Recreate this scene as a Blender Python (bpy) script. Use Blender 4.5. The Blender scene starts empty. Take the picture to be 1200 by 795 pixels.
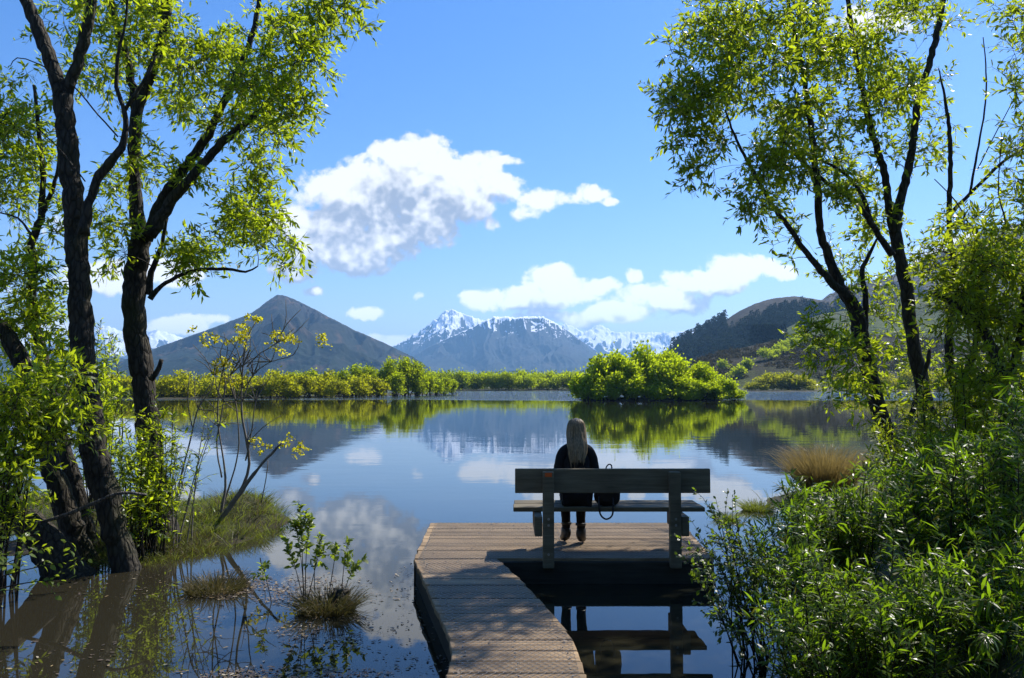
import bpy, math, random
import numpy as np
from mathutils import Vector
R = math.radians
SC = bpy.context.scene
COL = SC.collection
rng = np.random.default_rng(7)
random.seed(7)
F, CU, CV, TH, CH = 915.0, 600.0, 397.5, R(3.346), 1.95      # focal length in photo pixels, centre, pitch, eye height
DECK = 0.23
SUN_EL, SUN_AZ = R(49.5), R(44)                                 # azimuth from +Y towards +X
SUN = np.array([math.cos(SUN_EL)*math.sin(SUN_AZ), math.cos(SUN_EL)*math.cos(SUN_AZ), math.sin(SUN_EL)])

# ------------------------------------------------------------------ measuring
def ray(u, v):
    a, b = (u-CU)/F, (CV-v)/F
    c, s = math.cos(TH), math.sin(TH)
    return np.array([a, c-b*s, s+b*c])
def P(u, v, Y):
    d = ray(u, v); return np.array([0, 0, CH]) + d*(Y/d[1])
def G(u, v, z=0.0):
    d = ray(u, v); return np.array([0, 0, CH]) + d*((z-CH)/d[2])

# ------------------------------------------------------------------ noise
_perm = rng.permutation(4096)
_val = rng.random(4096)*2-1
def vnoise(x, y):
    xi, yi = np.floor(x).astype(np.int64), np.floor(y).astype(np.int64)
    fx, fy = x-xi, y-yi
    fx, fy = fx*fx*fx*(fx*(fx*6-15)+10), fy*fy*fy*(fy*(fy*6-15)+10)
    def h(a, b): return _val[_perm[(_perm[a & 4095]+b) & 4095]]
    return (h(xi, yi)*(1-fx)+h(xi+1, yi)*fx)*(1-fy)+(h(xi, yi+1)*(1-fx)+h(xi+1, yi+1)*fx)*fy
def fbm(x, y, o=5, g=.5, l=2.03):
    s, a, t = 0, 1, 0
    for i in range(o):
        s = s+a*vnoise(x+17.3*i, y-9.1*i); t += a; a *= g; x, y = x*l, y*l
    return s/t
def ridged(x, y, o=5, g=.5, l=2.07):
    s, a, t = 0, 1, 0
    for i in range(o):
        s = s+a*(1-2*np.abs(vnoise(x+31.7*i, y+5.9*i))); t += a; a *= g; x, y = x*l, y*l
    return s/t

# ------------------------------------------------------------------ mesh helpers
class MB:
    def __init__(s): s.v, s.f, s.n = [], [], 0
    def add(s, verts, faces, mat=0):
        verts = np.asarray(verts, float).reshape(-1, 3); s.v.append(verts)
        by = {}
        for f in faces: by.setdefault(len(f), []).append(f)
        for k, fs in by.items(): s.f.append((np.asarray(fs, np.int64)+s.n, mat))
        s.n += len(verts); return s
    def addn(s, verts, facelist, mat=0):
        s.v.append(verts)
        for fa in facelist: s.f.append((fa+s.n, mat))
        s.n += len(verts); return s
    def build(s, name, mats, parent=None, smooth=False, loc=(0, 0, 0)):
        if not isinstance(mats, (list, tuple)): mats = [mats]
        V = np.concatenate(s.v) if s.v else np.zeros((0, 3))
        V = V-np.asarray(loc)[None] if parent is None else V
        me = bpy.data.meshes.new(name)
        me.vertices.add(len(V)); me.vertices.foreach_set('co', V.astype(np.float32).ravel())
        loops = np.concatenate([f.ravel() for f, m in s.f]); tot = np.concatenate([np.full(len(f), f.shape[1]) for f, m in s.f])
        mi = np.concatenate([np.full(len(f), m) for f, m in s.f])
        me.loops.add(len(loops)); me.loops.foreach_set('vertex_index', loops.astype(np.int32))
        me.polygons.add(len(tot)); st = np.concatenate([[0], np.cumsum(tot)[:-1]])
        me.polygons.foreach_set('loop_start', st.astype(np.int32)); me.polygons.foreach_set('loop_total', tot.astype(np.int32))
        me.polygons.foreach_set('material_index', mi.astype(np.int32))
        me.polygons.foreach_set('use_smooth', np.full(len(tot), smooth, bool))
        me.update(calc_edges=True); me.validate()
        for m in mats: me.materials.append(m)
        o = bpy.data.objects.new(name, me); COL.objects.link(o)
        if parent is not None:
            o.parent = parent; o.matrix_parent_inverse = parent.matrix_basis.inverted()
        else: o.location = loc
        return o
def bake_local(o): pass
def tag(o, label=None, cat=None, group=None, kind=None):
    if label: o['label'] = label
    if cat: o['category'] = cat
    if group: o['group'] = group
    if kind: o['kind'] = kind
    return o
def thing(name, loc, label, cat, group=None):
    o = bpy.data.objects.new(name, None); COL.objects.link(o); o.location = tuple(loc); o.empty_display_size = .2
    return tag(o, label, cat, group)
def dup(o, loc, rz=0, sc=(1, 1, 1), label=None):
    r = o.copy(); COL.objects.link(r); r.location = tuple(loc); r.rotation_euler = (0, 0, rz); r.scale = sc
    if label: r['label'] = label
    for ch in o.children:
        c = ch.copy(); COL.objects.link(c); c.parent = r
    return r

def spline(pts, rad, step=None, n=None):
    pts = np.asarray(pts, float); rad = np.asarray(rad, float)
    if len(pts) == 2: pts = np.array([pts[0], (pts[0]+pts[1])/2, pts[1]]); rad = np.array([rad[0], rad.mean(), rad[1]])
    p = np.vstack([2*pts[0]-pts[1], pts, 2*pts[-1]-pts[-2]]); out, ro = [], []
    for i in range(1, len(p)-2):
        L = np.linalg.norm(p[i+1]-p[i]); k = max(2, int(L/step)) if step else n
        for t in np.arange(k)/k:
            a, b, c, d = p[i-1], p[i], p[i+1], p[i+2]
            out.append(.5*((2*b)+(-a+c)*t+(2*a-5*b+4*c-d)*t*t+(-a+3*b-3*c+d)*t**3)); ro.append(rad[i-1]*(1-t)+rad[i]*t)
    out.append(p[-2]); ro.append(rad[-1])
    return np.array(out), np.array(ro)
def tube(mb, pts, rad, sides=8, mat=0, rough=0.0, cap=True):
    pts = np.asarray(pts, float); n = len(pts); T = np.gradient(pts, axis=0); T /= np.linalg.norm(T, axis=1)[:, None]+1e-9
    up = np.array([0, 0, 1.]) if abs(T[0][2]) < .9 else np.array([1., 0, 0])
    N = np.zeros_like(pts); a = np.cross(T[0], up); N[0] = a/np.linalg.norm(a)
    for i in range(1, n):
        a = N[i-1]-T[i]*np.dot(N[i-1], T[i]); N[i] = a/(np.linalg.norm(a)+1e-9)
    B = np.cross(T, N); ang = np.arange(sides)/sides*2*np.pi
    rr = np.asarray(rad)[:, None]*np.ones((n, sides))
    if rough: rr = rr*(1+rough*rng.normal(size=rr.shape)+rough*1.3*np.sin(np.arange(n)[:, None]*.5+ang[None]*2+rng.random()*6))
    V = pts[:, None]+rr[..., None]*(np.cos(ang)[None, :, None]*N[:, None]+np.sin(ang)[None, :, None]*B[:, None])
    i, j = np.meshgrid(np.arange(n-1), np.arange(sides), indexing='ij'); j2 = (j+1) % sides
    Fq = np.stack([i*sides+j, i*sides+j2, (i+1)*sides+j2, (i+1)*sides+j], -1).reshape(-1, 4)
    fl = [Fq]
    if cap: fl += [np.arange(sides)[None, ::-1], (np.arange(sides)+(n-1)*sides)[None]]
    mb.addn(V.reshape(-1, 3), fl, mat)
def box(mb, lo, hi, mat=0, jit=0, bev=0.0):
    lo, hi = np.asarray(lo, float), np.asarray(hi, float)
    if bev:
        b = bev; x0, y0, z0 = lo; x1, y1, z1 = hi; vs = []
        for z, ins in ((z0, b), (z0+b, 0), (z1-b, 0), (z1, b)):
            k = ins
            vs += [(x0+k+b*(k == 0), y0+k, z), (x1-k-b*(k == 0), y0+k, z), (x1-k, y0+k+b*(k == 0), z), (x1-k, y1-k-b*(k == 0), z),
                   (x1-k-b*(k == 0), y1-k, z), (x0+k+b*(k == 0), y1-k, z), (x0+k, y1-k-b*(k == 0), z), (x0+k, y0+k+b*(k == 0), z)]
        fs = []
        for r in range(3):
            for j in range(8): fs.append((r*8+j, r*8+(j+1) % 8, (r+1)*8+(j+1) % 8, (r+1)*8+j))
        mb.add(vs, fs, mat); mb.add([], [], mat)
        n0 = mb.n-32
        mb.f.append((np.array([[n0+7-k for k in range(8)]]), mat)); mb.f.append((np.array([[n0+24+k for k in range(8)]]), mat))
        return
    v = np.array([[x, y, z] for z in (lo[2], hi[2]) for x, y in ((lo[0], lo[1]), (hi[0], lo[1]), (hi[0], hi[1]), (lo[0], hi[1]))])
    if jit: v += rng.normal(size=v.shape)*jit
    mb.add(v, [(3, 2, 1, 0), (4, 5, 6, 7), (0, 1, 5, 4), (1, 2, 6, 5), (2, 3, 7, 6), (3, 0, 4, 7)], mat)
def grid_mesh(X, Y, Z):
    n, m = X.shape; i, j = np.meshgrid(np.arange(n-1), np.arange(m-1), indexing='ij')
    f = np.stack([i*m+j, (i+1)*m+j, (i+1)*m+j+1, i*m+j+1], -1).reshape(-1, 4)
    return np.stack([X, Y, Z], -1).reshape(-1, 3), f
def norm(a): return a/(np.linalg.norm(a, axis=-1, keepdims=True)+1e-9)
def leaves(mb, O, D, N, L, W, mat=0, curl=.15, quad=False):
    n = len(O); D = norm(D); S = norm(np.cross(D, N)); N = np.cross(S, D); L = L[:, None]; W = W[:, None]
    if quad:
        V = np.stack([O, O+D*L*.5+S*W*.5, O+D*L-N*L*curl, O+D*L*.5-S*W*.5], 1)
        mb.addn(V.reshape(-1, 3), [np.arange(n*4).reshape(n, 4)], mat); return
    c = curl*L
    V = np.stack([O, O+D*L*.36+S*W*.5, O+D*L*.36-S*W*.5, O+D*L*.72+S*W*.36-N*c*.4, O+D*L*.72-S*W*.36-N*c*.4, O+D*L-N*c], 1)
    b = (np.arange(n)*6)[:, None]
    mb.addn(V.reshape(-1, 3), [b+np.array([[0, 1, 2]]), b+np.array([[1, 3, 4, 2]]), b+np.array([[3, 5, 4]])], mat)
def randdir(n):
    return norm(rng.normal(size=(n, 3)))

# ------------------------------------------------------------------ materials
def newmat(name):
    m = bpy.data.materials.new(name); m.use_nodes = True; nt = m.node_tree; nt.nodes.clear()
    out = nt.nodes.new('ShaderNodeOutputMaterial'); return m, nt, out
def nd(nt, t, ins=None, **kw):
    n = nt.nodes.new(t)
    for k, v in kw.items(): setattr(n, k, v)
    for k, v in (ins or {}).items():
        if hasattr(v, 'outputs'): nt.links.new(v.outputs[0], n.inputs[k])
        elif hasattr(v, 'is_linked'): nt.links.new(v, n.inputs[k])
        else: n.inputs[k].default_value = v
    return n
def ramp(nt, fac, stops, interp='LINEAR'):
    n = nd(nt, 'ShaderNodeValToRGB', {0: fac}); cr = n.color_ramp; cr.interpolation = interp
    while len(cr.elements) < len(stops): cr.elements.new(.5)
    for e, (p, c) in zip(cr.elements, stops): e.position = p; e.color = (c[0], c[1], c[2], 1) if len(c) == 3 else c
    return n
def noise(nt, scale, detail=5, rough=.55, vec=None, dist=0):
    n = nd(nt, 'ShaderNodeTexNoise', {'Scale': scale, 'Detail': detail, 'Roughness': rough, 'Distortion': dist})
    if vec is not None: nt.links.new(vec, n.inputs['Vector'])
    return n
def mixc(nt, fac, a, b, mode='MIX'):
    n = nt.nodes.new('ShaderNodeMix'); n.data_type = 'RGBA'; n.blend_type = mode
    for i, v in ((0, fac), (6, a), (7, b)):
        if hasattr(v, 'outputs'): nt.links.new(v.outputs[0], n.inputs[i])
        elif hasattr(v, 'is_linked'): nt.links.new(v, n.inputs[i])
        elif i == 0: n.inputs[i].default_value = v
        else: n.inputs[i].default_value = (*v, 1)
    return n.outputs[2]
def math_(nt, op, a, b=None, c=None, clamp=False):
    n = nt.nodes.new('ShaderNodeMath'); n.operation = op; n.use_clamp = clamp
    for i, v in enumerate((a, b, c)):
        if v is None: continue
        if hasattr(v, 'outputs'): nt.links.new(v.outputs[0], n.inputs[i])
        elif hasattr(v, 'is_linked'): nt.links.new(v, n.inputs[i])
        else: n.inputs[i].default_value = v
    return n.outputs[0]
def leaf_mat(name, dark, light, trans, tw=.5, gloss=.38, spec=.5, dry=None):
    m, nt, out = newmat(name)
    g = nd(nt, 'ShaderNodeNewGeometry'); rpi = g.outputs['Random Per Island']
    st = [(0, dark), (.9, light)]
    if dry: st += [(.93, dry)]
    col = ramp(nt, rpi, st)
    big = noise(nt, .9, 2, .5, nd(nt, 'ShaderNodeTexCoord').outputs['Object'])
    c = mixc(nt, math_(nt, 'MULTIPLY', big, .5), col.outputs[0], tuple(x*y for x, y in zip(light, (1.25, 1.0, .8))))
    p = nd(nt, 'ShaderNodeBsdfPrincipled', {'Base Color': c, 'Roughness': gloss, 'Specular IOR Level': spec})
    tcol = ramp(nt, rpi, [(0, tuple(x*.7 for x in trans)), (.9, trans)]+([(.93, dry)] if dry else []))
    t = nd(nt, 'ShaderNodeBsdfTranslucent', {'Color': tcol.outputs[0]})
    mx = nd(nt, 'ShaderNodeMixShader', {0: tw, 1: p, 2: t}); nt.links.new(mx.outputs[0], out.inputs[0]); return m
def bark_mat(name, c1, c2, scale=6, moss=None):
    m, nt, out = newmat(name); tc = nd(nt, 'ShaderNodeTexCoord')
    mp = nd(nt, 'ShaderNodeMapping', {'Vector': tc.outputs['Object'], 'Scale': (scale*2.4, scale*2.4, scale*.7)})
    n1 = noise(nt, 1.6, 6, .65, mp.outputs[0], .6)
    vor = nd(nt, 'ShaderNodeTexVoronoi', {'Vector': mp.outputs[0], 'Scale': 1.4}, feature='DISTANCE_TO_EDGE')
    h = math_(nt, 'ADD', n1, math_(nt, 'MULTIPLY', math_(nt, 'MINIMUM', vor.outputs[0], .25), 2.0))
    col = ramp(nt, math_(nt, 'MULTIPLY', h, .8), [(.3, c1), (.75, c2)]).outputs[0]
    if moss: col = mixc(nt, math_(nt, 'MULTIPLY', ramp(nt, noise(nt, 1.6, 4, .6, tc.outputs['Object']), [(.5, (0, 0, 0)), (.68, (1, 1, 1))]), .6), col, moss)
    b = nd(nt, 'ShaderNodeBump', {'Height': h, 'Strength': .9, 'Distance': .03})
    p = nd(nt, 'ShaderNodeBsdfPrincipled', {'Base Color': col, 'Roughness': .85, 'Specular IOR Level': .25, 'Normal': b}); nt.links.new(p.outputs[0], out.inputs[0]); return m
def simple(name, col, rough=.7, spec=.3, var=.25, scale=8, bump=0.0, metal=0.0, stretch=(1, 1, 1)):
    m, nt, out = newmat(name); tc = nd(nt, 'ShaderNodeTexCoord')
    mp = nd(nt, 'ShaderNodeMapping', {'Vector': tc.outputs['Object'], 'Scale': stretch})
    n1 = noise(nt, scale, 6, .6, mp.outputs[0])
    c = ramp(nt, n1, [(.25, tuple(x*(1-var) for x in col)), (.75, tuple(x*(1+var) for x in col))])
    p = nd(nt, 'ShaderNodeBsdfPrincipled', {'Base Color': c, 'Roughness': rough, 'Specular IOR Level': spec, 'Metallic': metal})
    if bump:
        b = nd(nt, 'ShaderNodeBump', {'Height': n1, 'Strength': 1.0, 'Distance': bump}); nt.links.new(b.outputs[0], p.inputs['Normal'])
    nt.links.new(p.outputs[0], out.inputs[0]); return m
def wood_mat(name, c1, c2, axis=(1, 14, 14), scale=2.2, rough=.8):
    m, nt, out = newmat(name); tc = nd(nt, 'ShaderNodeTexCoord'); g = nd(nt, 'ShaderNodeNewGeometry')
    off = nd(nt, 'ShaderNodeCombineXYZ', {0: math_(nt, 'MULTIPLY', g.outputs['Random Per Island'], 37.0), 1: math_(nt, 'MULTIPLY', g.outputs['Random Per Island'], 11.0)})
    va = nd(nt, 'ShaderNodeVectorMath', {0: tc.outputs['Object'], 1: off.outputs[0]}, operation='ADD')
    mp = nd(nt, 'ShaderNodeMapping', {'Vector': va.outputs[0], 'Scale': axis})
    n1 = noise(nt, scale, 7, .65, mp.outputs[0], .3); n2 = noise(nt, 2.3, 5, .6, tc.outputs['Object'])
    c = ramp(nt, n1, [(.3, c1), (.7, c2)]).outputs[0]
    c = mixc(nt, math_(nt, 'MULTIPLY', ramp(nt, n2, [(.45, (0, 0, 0)), (.72, (1, 1, 1))]), .45), c, tuple(x*.45 for x in c1))
    hsv = nd(nt, 'ShaderNodeHueSaturation', {'Color': c, 'Value': math_(nt, 'ADD', math_(nt, 'MULTIPLY', g.outputs['Random Per Island'], .5), .72)})
    b = nd(nt, 'ShaderNodeBump', {'Height': n1, 'Strength': .8, 'Distance': .004})
    p = nd(nt, 'ShaderNodeBsdfPrincipled', {'Base Color': hsv, 'Roughness': rough, 'Specular IOR Level': .3, 'Normal': b}); nt.links.new(p.outputs[0], out.inputs[0]); return m

M_LEAF_L = leaf_mat('willow_leaf_left', (.03, .07, .005), (.09, .145, .006), (.55, .68, .018), .58, .36, .4)
M_LEAF_R = leaf_mat('willow_leaf_right', (.028, .066, .005), (.085, .14, .006), (.53, .65, .018), .58, .36, .4)
M_LEAF_S = leaf_mat('willow_leaf_shrub', (.025, .062, .006), (.068, .115, .007), (.28, .46, .012), .48, .36, .3, dry=(.11, .11, .015))
M_LEAF_D = leaf_mat('small_leaf', (.03, .06, .01), (.06, .10, .014), (.26, .38, .02), .5, .4)
M_LEAF_Y = leaf_mat('yellow_bud_leaf', (.14, .16, .008), (.26, .25, .010), (.85, .80, .03), .55, .5)
M_LEAF_N = leaf_mat('sapling_leaf', (.06, .11, .01), (.11, .16, .015), (.40, .52, .03), .5, .4)
M_ISLE = leaf_mat('island_willow_leaf', (.065, .13, .003), (.115, .18, .004), (.62, .76, .012), .62, .6, .2)
M_OLIVE = leaf_mat('shore_bush_leaf', (.075, .095, .006), (.135, .145, .009), (.58, .60, .014), .56, .6, .2)
M_BUSH = leaf_mat('far_bush_leaf', (.065, .12, .006), (.12, .16, .007), (.56, .68, .012), .58, .6, .2)
M_SCRUB = leaf_mat('brown_scrub_leaf', (.028, .024, .014), (.05, .046, .02), (.07, .06, .02), .3, .7, .1)
M_PINE = leaf_mat('pine_needle', (.010, .020, .009), (.016, .030, .013), (.02, .04, .01), .2, .8, .05)
M_GRASS = leaf_mat('bank_grass', (.045, .075, .01), (.10, .12, .02), (.28, .34, .03), .45, .5, .3, dry=(.25, .2, .07))
M_TUSS = leaf_mat('tussock_blade', (.12, .09, .03), (.24, .18, .07), (.35, .26, .08), .4, .5, .3)
M_SEDGE = leaf_mat('dead_sedge', (.03, .028, .010), (.075, .065, .02), (.12, .11, .03), .35, .5, .3, dry=(.2, .14, .06))
M_BARK = bark_mat('willow_bark', (.009, .0075, .006), (.055, .046, .034), 6, (.035, .04, .012))
M_TWIG = simple('twig_bark', (.02, .016, .011), .8, .2, .3, 20)
M_DEAD = bark_mat('dead_grey_wood', (.05, .045, .04), (.17, .15, .13), 8)
M_GREYTWIG = simple('grey_twig', (.17, .15, .125), .85, .2, .3, 15)
M_DECK = wood_mat('weathered_deck_board', (.13, .084, .042), (.38, .265, .15))
M_BENCH = wood_mat('bench_timber', (.085, .068, .038), (.18, .15, .092))
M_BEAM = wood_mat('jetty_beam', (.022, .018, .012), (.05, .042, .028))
M_WIRE = simple('galvanised_netting', (.30, .28, .25), .5, .5, .2, 30, 0, .4)
M_JACKET = simple('black_wool', (.010, .010, .011), .85, .2, .3, 60, .004)
M_TROUSER = simple('black_denim', (.012, .012, .014), .8, .2, .3, 80, .001)
M_BOOT = simple('black_leather', (.014, .012, .011), .45, .5, .3, 30)
M_SKIN = simple('skin', (.45, .28, .20), .5, .4, .06, 20)
M_BAG = simple('black_nylon', (.010, .010, .012), .6, .4, .3, 40, .001)
M_ORANGE = simple('orange_tag', (.55, .09, .015), .6, .3, .15, 40)
M_ZINC = simple('zinc_bolt', (.35, .34, .32), .45, .5, .15, 40, 0, .8)
M_EYE = simple('eye', (.6, .58, .55), .2, .5, .02, 5)
M_LIP = simple('lip', (.4, .15, .13), .5, .4, .05, 5)

def hair_mat():
    m, nt, out = newmat('ash_blonde_hair'); tc = nd(nt, 'ShaderNodeTexCoord')
    mp = nd(nt, 'ShaderNodeMapping', {'Vector': tc.outputs['Object'], 'Scale': (90, 90, 3)})
    n1 = noise(nt, 1.5, 4, .6, mp.outputs[0])
    c = ramp(nt, n1, [(.3, (.075, .048, .022)), (.72, (.42, .29, .14))])
    b = nd(nt, 'ShaderNodeBump', {'Height': n1, 'Strength': .7, 'Distance': .006})
    p = nd(nt, 'ShaderNodeBsdfPrincipled', {'Base Color': c, 'Roughness': .45, 'Specular IOR Level': .5, 'Normal': b}); nt.links.new(p.outputs[0], out.inputs[0]); return m
M_HAIR = hair_mat()

def water_mat():
    m, nt, out = newmat('lake_water'); tc = nd(nt, 'ShaderNodeTexCoord'); g = nd(nt, 'ShaderNodeNewGeometry')
    pos = g.outputs['Position']
    sx = nd(nt, 'ShaderNodeSeparateXYZ', {0: pos})
    mp = nd(nt, 'ShaderNodeMapping', {'Vector': pos, 'Scale': (.45, 1.0, 1)})
    a1 = noise(nt, 2.6, 3, .5, mp.outputs[0], .4); a2 = noise(nt, .7, 2, .5, mp.outputs[0]); a3 = noise(nt, 9, 2, .5, mp.outputs[0])
    calm = noise(nt, .06, 3, .5, nd(nt, 'ShaderNodeMapping', {'Vector': pos, 'Scale': (.3, 1, 1)}).outputs[0])
    amp = nd(nt, 'ShaderNodeMapRange', {0: calm, 1: .35, 2: .65, 3: .35, 4: 1.1}).outputs[0]
    near = nd(nt, 'ShaderNodeMapRange', {0: sx.outputs[1], 1: 9.0, 2: 24.0, 3: .30, 4: 1.0}).outputs[0]
    h1 = math_(nt, 'MULTIPLY', math_(nt, 'ADD', math_(nt, 'ADD', math_(nt, 'MULTIPLY', a1, .0021), math_(nt, 'MULTIPLY', a2, .0045)), math_(nt, 'MULTIPLY', a3, .0003)), math_(nt, 'MULTIPLY', amp, near))
    # wind-ruffled band beyond the islet
    edge = math_(nt, 'ADD', sx.outputs[1], math_(nt, 'MULTIPLY', noise(nt, .03, 2, .5, pos), 24.0))
    wind = nd(nt, 'ShaderNodeMapRange', {0: edge, 1: 109.0, 2: 117.0, 3: 0.0, 4: 1.0}).outputs[0]
    w1 = noise(nt, 3.0, 4, .6, mp.outputs[0])
    h = math_(nt, 'ADD', h1, math_(nt, 'MULTIPLY', math_(nt, 'MULTIPLY', w1, .13), wind))
    b = nd(nt, 'ShaderNodeBump', {'Height': h, 'Strength': 1.0, 'Distance': 1.0})
    murk = ramp(nt, noise(nt, .5, 3, .5, pos), [(.3, (.012, .013, .009)), (.7, (.022, .02, .011))])
    silt = math_(nt, 'MULTIPLY', nd(nt, 'ShaderNodeMapRange', {0: math_(nt, 'ADD', sx.outputs[0], math_(nt, 'MULTIPLY', a2, 1.2)), 1: -3.2, 2: -.8, 3: 1.0, 4: 0.0}).outputs[0], nd(nt, 'ShaderNodeMapRange', {0: sx.outputs[1], 1: 8.5, 2: 12.0, 3: 1.0, 4: 0.0}).outputs[0])
    murk = mixc(nt, silt, murk.outputs[0], (.021, .0185, .0115))
    p = nd(nt, 'ShaderNodeBsdfPrincipled', {'Base Color': murk, 'Roughness': .015, 'IOR': 1.42, 'Specular IOR Level': .5, 'Normal': b})
    nt.links.new(p.outputs[0], out.inputs[0]); return m
M_WATER = water_mat()

def ground_mat():
    m, nt, out = newmat('shore_ground'); g = nd(nt, 'ShaderNodeNewGeometry'); pos = g.outputs['Position']
    n1 = noise(nt, .6, 6, .6, pos); n2 = noise(nt, .02, 4, .5, pos); n3 = noise(nt, 12, 4, .6, pos)
    c = ramp(nt, n1, [(.3, (.024, .022, .012)), (.55, (.04, .045, .016)), (.75, (.06, .058, .026))]).outputs[0]
    c = mixc(nt, ramp(nt, n2, [(.4, (0, 0, 0)), (.6, (1, 1, 1))]), c, (.055, .06, .02))
    z = nd(nt, 'ShaderNodeSeparateXYZ', {0: pos}).outputs[2]
    c = mixc(nt, nd(nt, 'ShaderNodeMapRange', {0: z, 1: .02, 2: .16, 3: 1.0, 4: 0.0}).outputs[0], c, (.028, .022, .014))
    b = nd(nt, 'ShaderNodeBump', {'Height': n3, 'Strength': .8, 'Distance': .03})
    p = nd(nt, 'ShaderNodeBsdfPrincipled', {'Base Color': c, 'Roughness': .9, 'Specular IOR Level': .2, 'Normal': b}); nt.links.new(p.outputs[0], out.inputs[0]); return m
M_GROUND = ground_mat()

def mount_mat(name, low, mid, high, zl, zh, snow=None, nscale=.01, pale=None):
    m, nt, out = newmat(name); g = nd(nt, 'ShaderNodeNewGeometry'); pos = g.outputs['Position']
    sp = nd(nt, 'ShaderNodeSeparateXYZ', {0: pos}); z = sp.outputs[2]
    n1 = noise(nt, nscale, 7, .62, pos); n2 = noise(nt, nscale*6, 6, .65, pos)
    f = nd(nt, 'ShaderNodeMapRange', {0: math_(nt, 'ADD', z, math_(nt, 'MULTIPLY', math_(nt, 'SUBTRACT', n1, .5), (zh-zl)*1.3)), 1: zl, 2: zh}).outputs[0]
    c = ramp(nt, f, [(.0, low), (.45, mid), (1, high)]).outputs[0]
    c = mixc(nt, math_(nt, 'MULTIPLY', ramp(nt, n2, [(.35, (1, 1, 1)), (.6, (0, 0, 0))]), .55), c, tuple(x*.5 for x in mid))
    if pale: c = mixc(nt, math_(nt, 'MULTIPLY', ramp(nt, noise(nt, nscale*2.3, 5, .6, pos), [(.56, (0, 0, 0)), (.68, (1, 1, 1))]), .7), c, pale)
    rough = .9
    if snow:
        z0, z1, amt = snow
        nz = nd(nt, 'ShaderNodeSeparateXYZ', {0: g.outputs['Normal']}).outputs[2]
        mp = nd(nt, 'ShaderNodeMapping', {'Vector': pos, 'Scale': (1, .6, .35)})
        ns = noise(nt, nscale*3.2, 8, .7, mp.outputs[0], 1.2)
        hz = nd(nt, 'ShaderNodeMapRange', {0: math_(nt, 'ADD', z, math_(nt, 'MULTIPLY', math_(nt, 'SUBTRACT', ns, .5), amt)), 1: z0, 2: z1}, clamp=False).outputs[0]
        sf = math_(nt, 'ADD', hz, math_(nt, 'MULTIPLY', math_(nt, 'SUBTRACT', nz, .62), 2.2))
        sf = nd(nt, 'ShaderNodeMapRange', {0: sf, 1: .42, 2: .58}).outputs[0]
        c = mixc(nt, sf, c, (.82, .84, .88))
    b = nd(nt, 'ShaderNodeBump', {'Height': n2, 'Strength': .6, 'Distance': 8.0})
    p = nd(nt, 'ShaderNodeBsdfPrincipled', {'Base Color': c, 'Roughness': rough, 'Specular IOR Level': .1, 'Normal': b}); nt.links.new(p.outputs[0], out.inputs[0]); return m

# ------------------------------------------------------------------ sky with clouds, sun
def cloud_list():
    L = [(430, 235, 88, 52, 1), (482, 196, 66, 46, 1), (540, 208, 50, 42, 1), (392, 268, 58, 52, 1), (372, 298, 48, 32, 1), (545, 236, 46, 36, 1),
         (352, 318, 40, 20, 1), (352, 262, 40, 44, 1), (450, 286, 62, 36, 1), (415, 300, 62, 28, 1), (505, 268, 50, 30, .95), (592, 225, 28, 22, .85), (612, 246, 22, 14, .6), (642, 229, 26, 12, .8), (664, 230, 24, 11, .85), (692, 227, 30, 13, 1), (625, 236, 40, 14, .75), (670, 233, 36, 11, .8), (714, 235, 16, 7, .9), (578, 262, 22, 10, .55), (500, 252, 58, 38, 1), (456, 176, 30, 20, .9), (400, 310, 40, 16, .8),
         (655, 334, 46, 30, 1), (640, 350, 60, 18, 1), (612, 350, 38, 16, .9), (568, 354, 36, 15, .9), (700, 336, 30, 12, .75), (742, 325, 14, 9, .55),
         (868, 316, 56, 21, 1), (828, 332, 58, 20, 1), (778, 350, 60, 20, 1), (728, 368, 58, 15, 1), (690, 374, 48, 11, .9), (912, 320, 26, 11, .8), (640, 372, 44, 10, .8),
         (428, 367, 24, 10, .85), (366, 343, 18, 6, .7), (490, 348, 8, 6, .5), (462, 398, 44, 9, .65), (600, 190, 18, 7, .45),
         (214, 380, 46, 14, .9), (246, 373, 22, 9, .8), (120, 325, 60, 22, .95), (200, 318, 60, 18, .8), (40, 392, 90, 22, .9), (120, 398, 60, 14, .8),
         (1030, 22, 64, 22, .8), (1120, 300, 60, 26, .8), (-120, 330, 120, 40, .9), (1330, 120, 140, 50, .9), (60, 265, 50, 14, .5)]
    out = []
    for u, v, a, b, w in L:
        d = ray(u, v); out.append((d[0]/d[1], d[2]/d[1], a/F, b/F, w))
    return out
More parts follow.
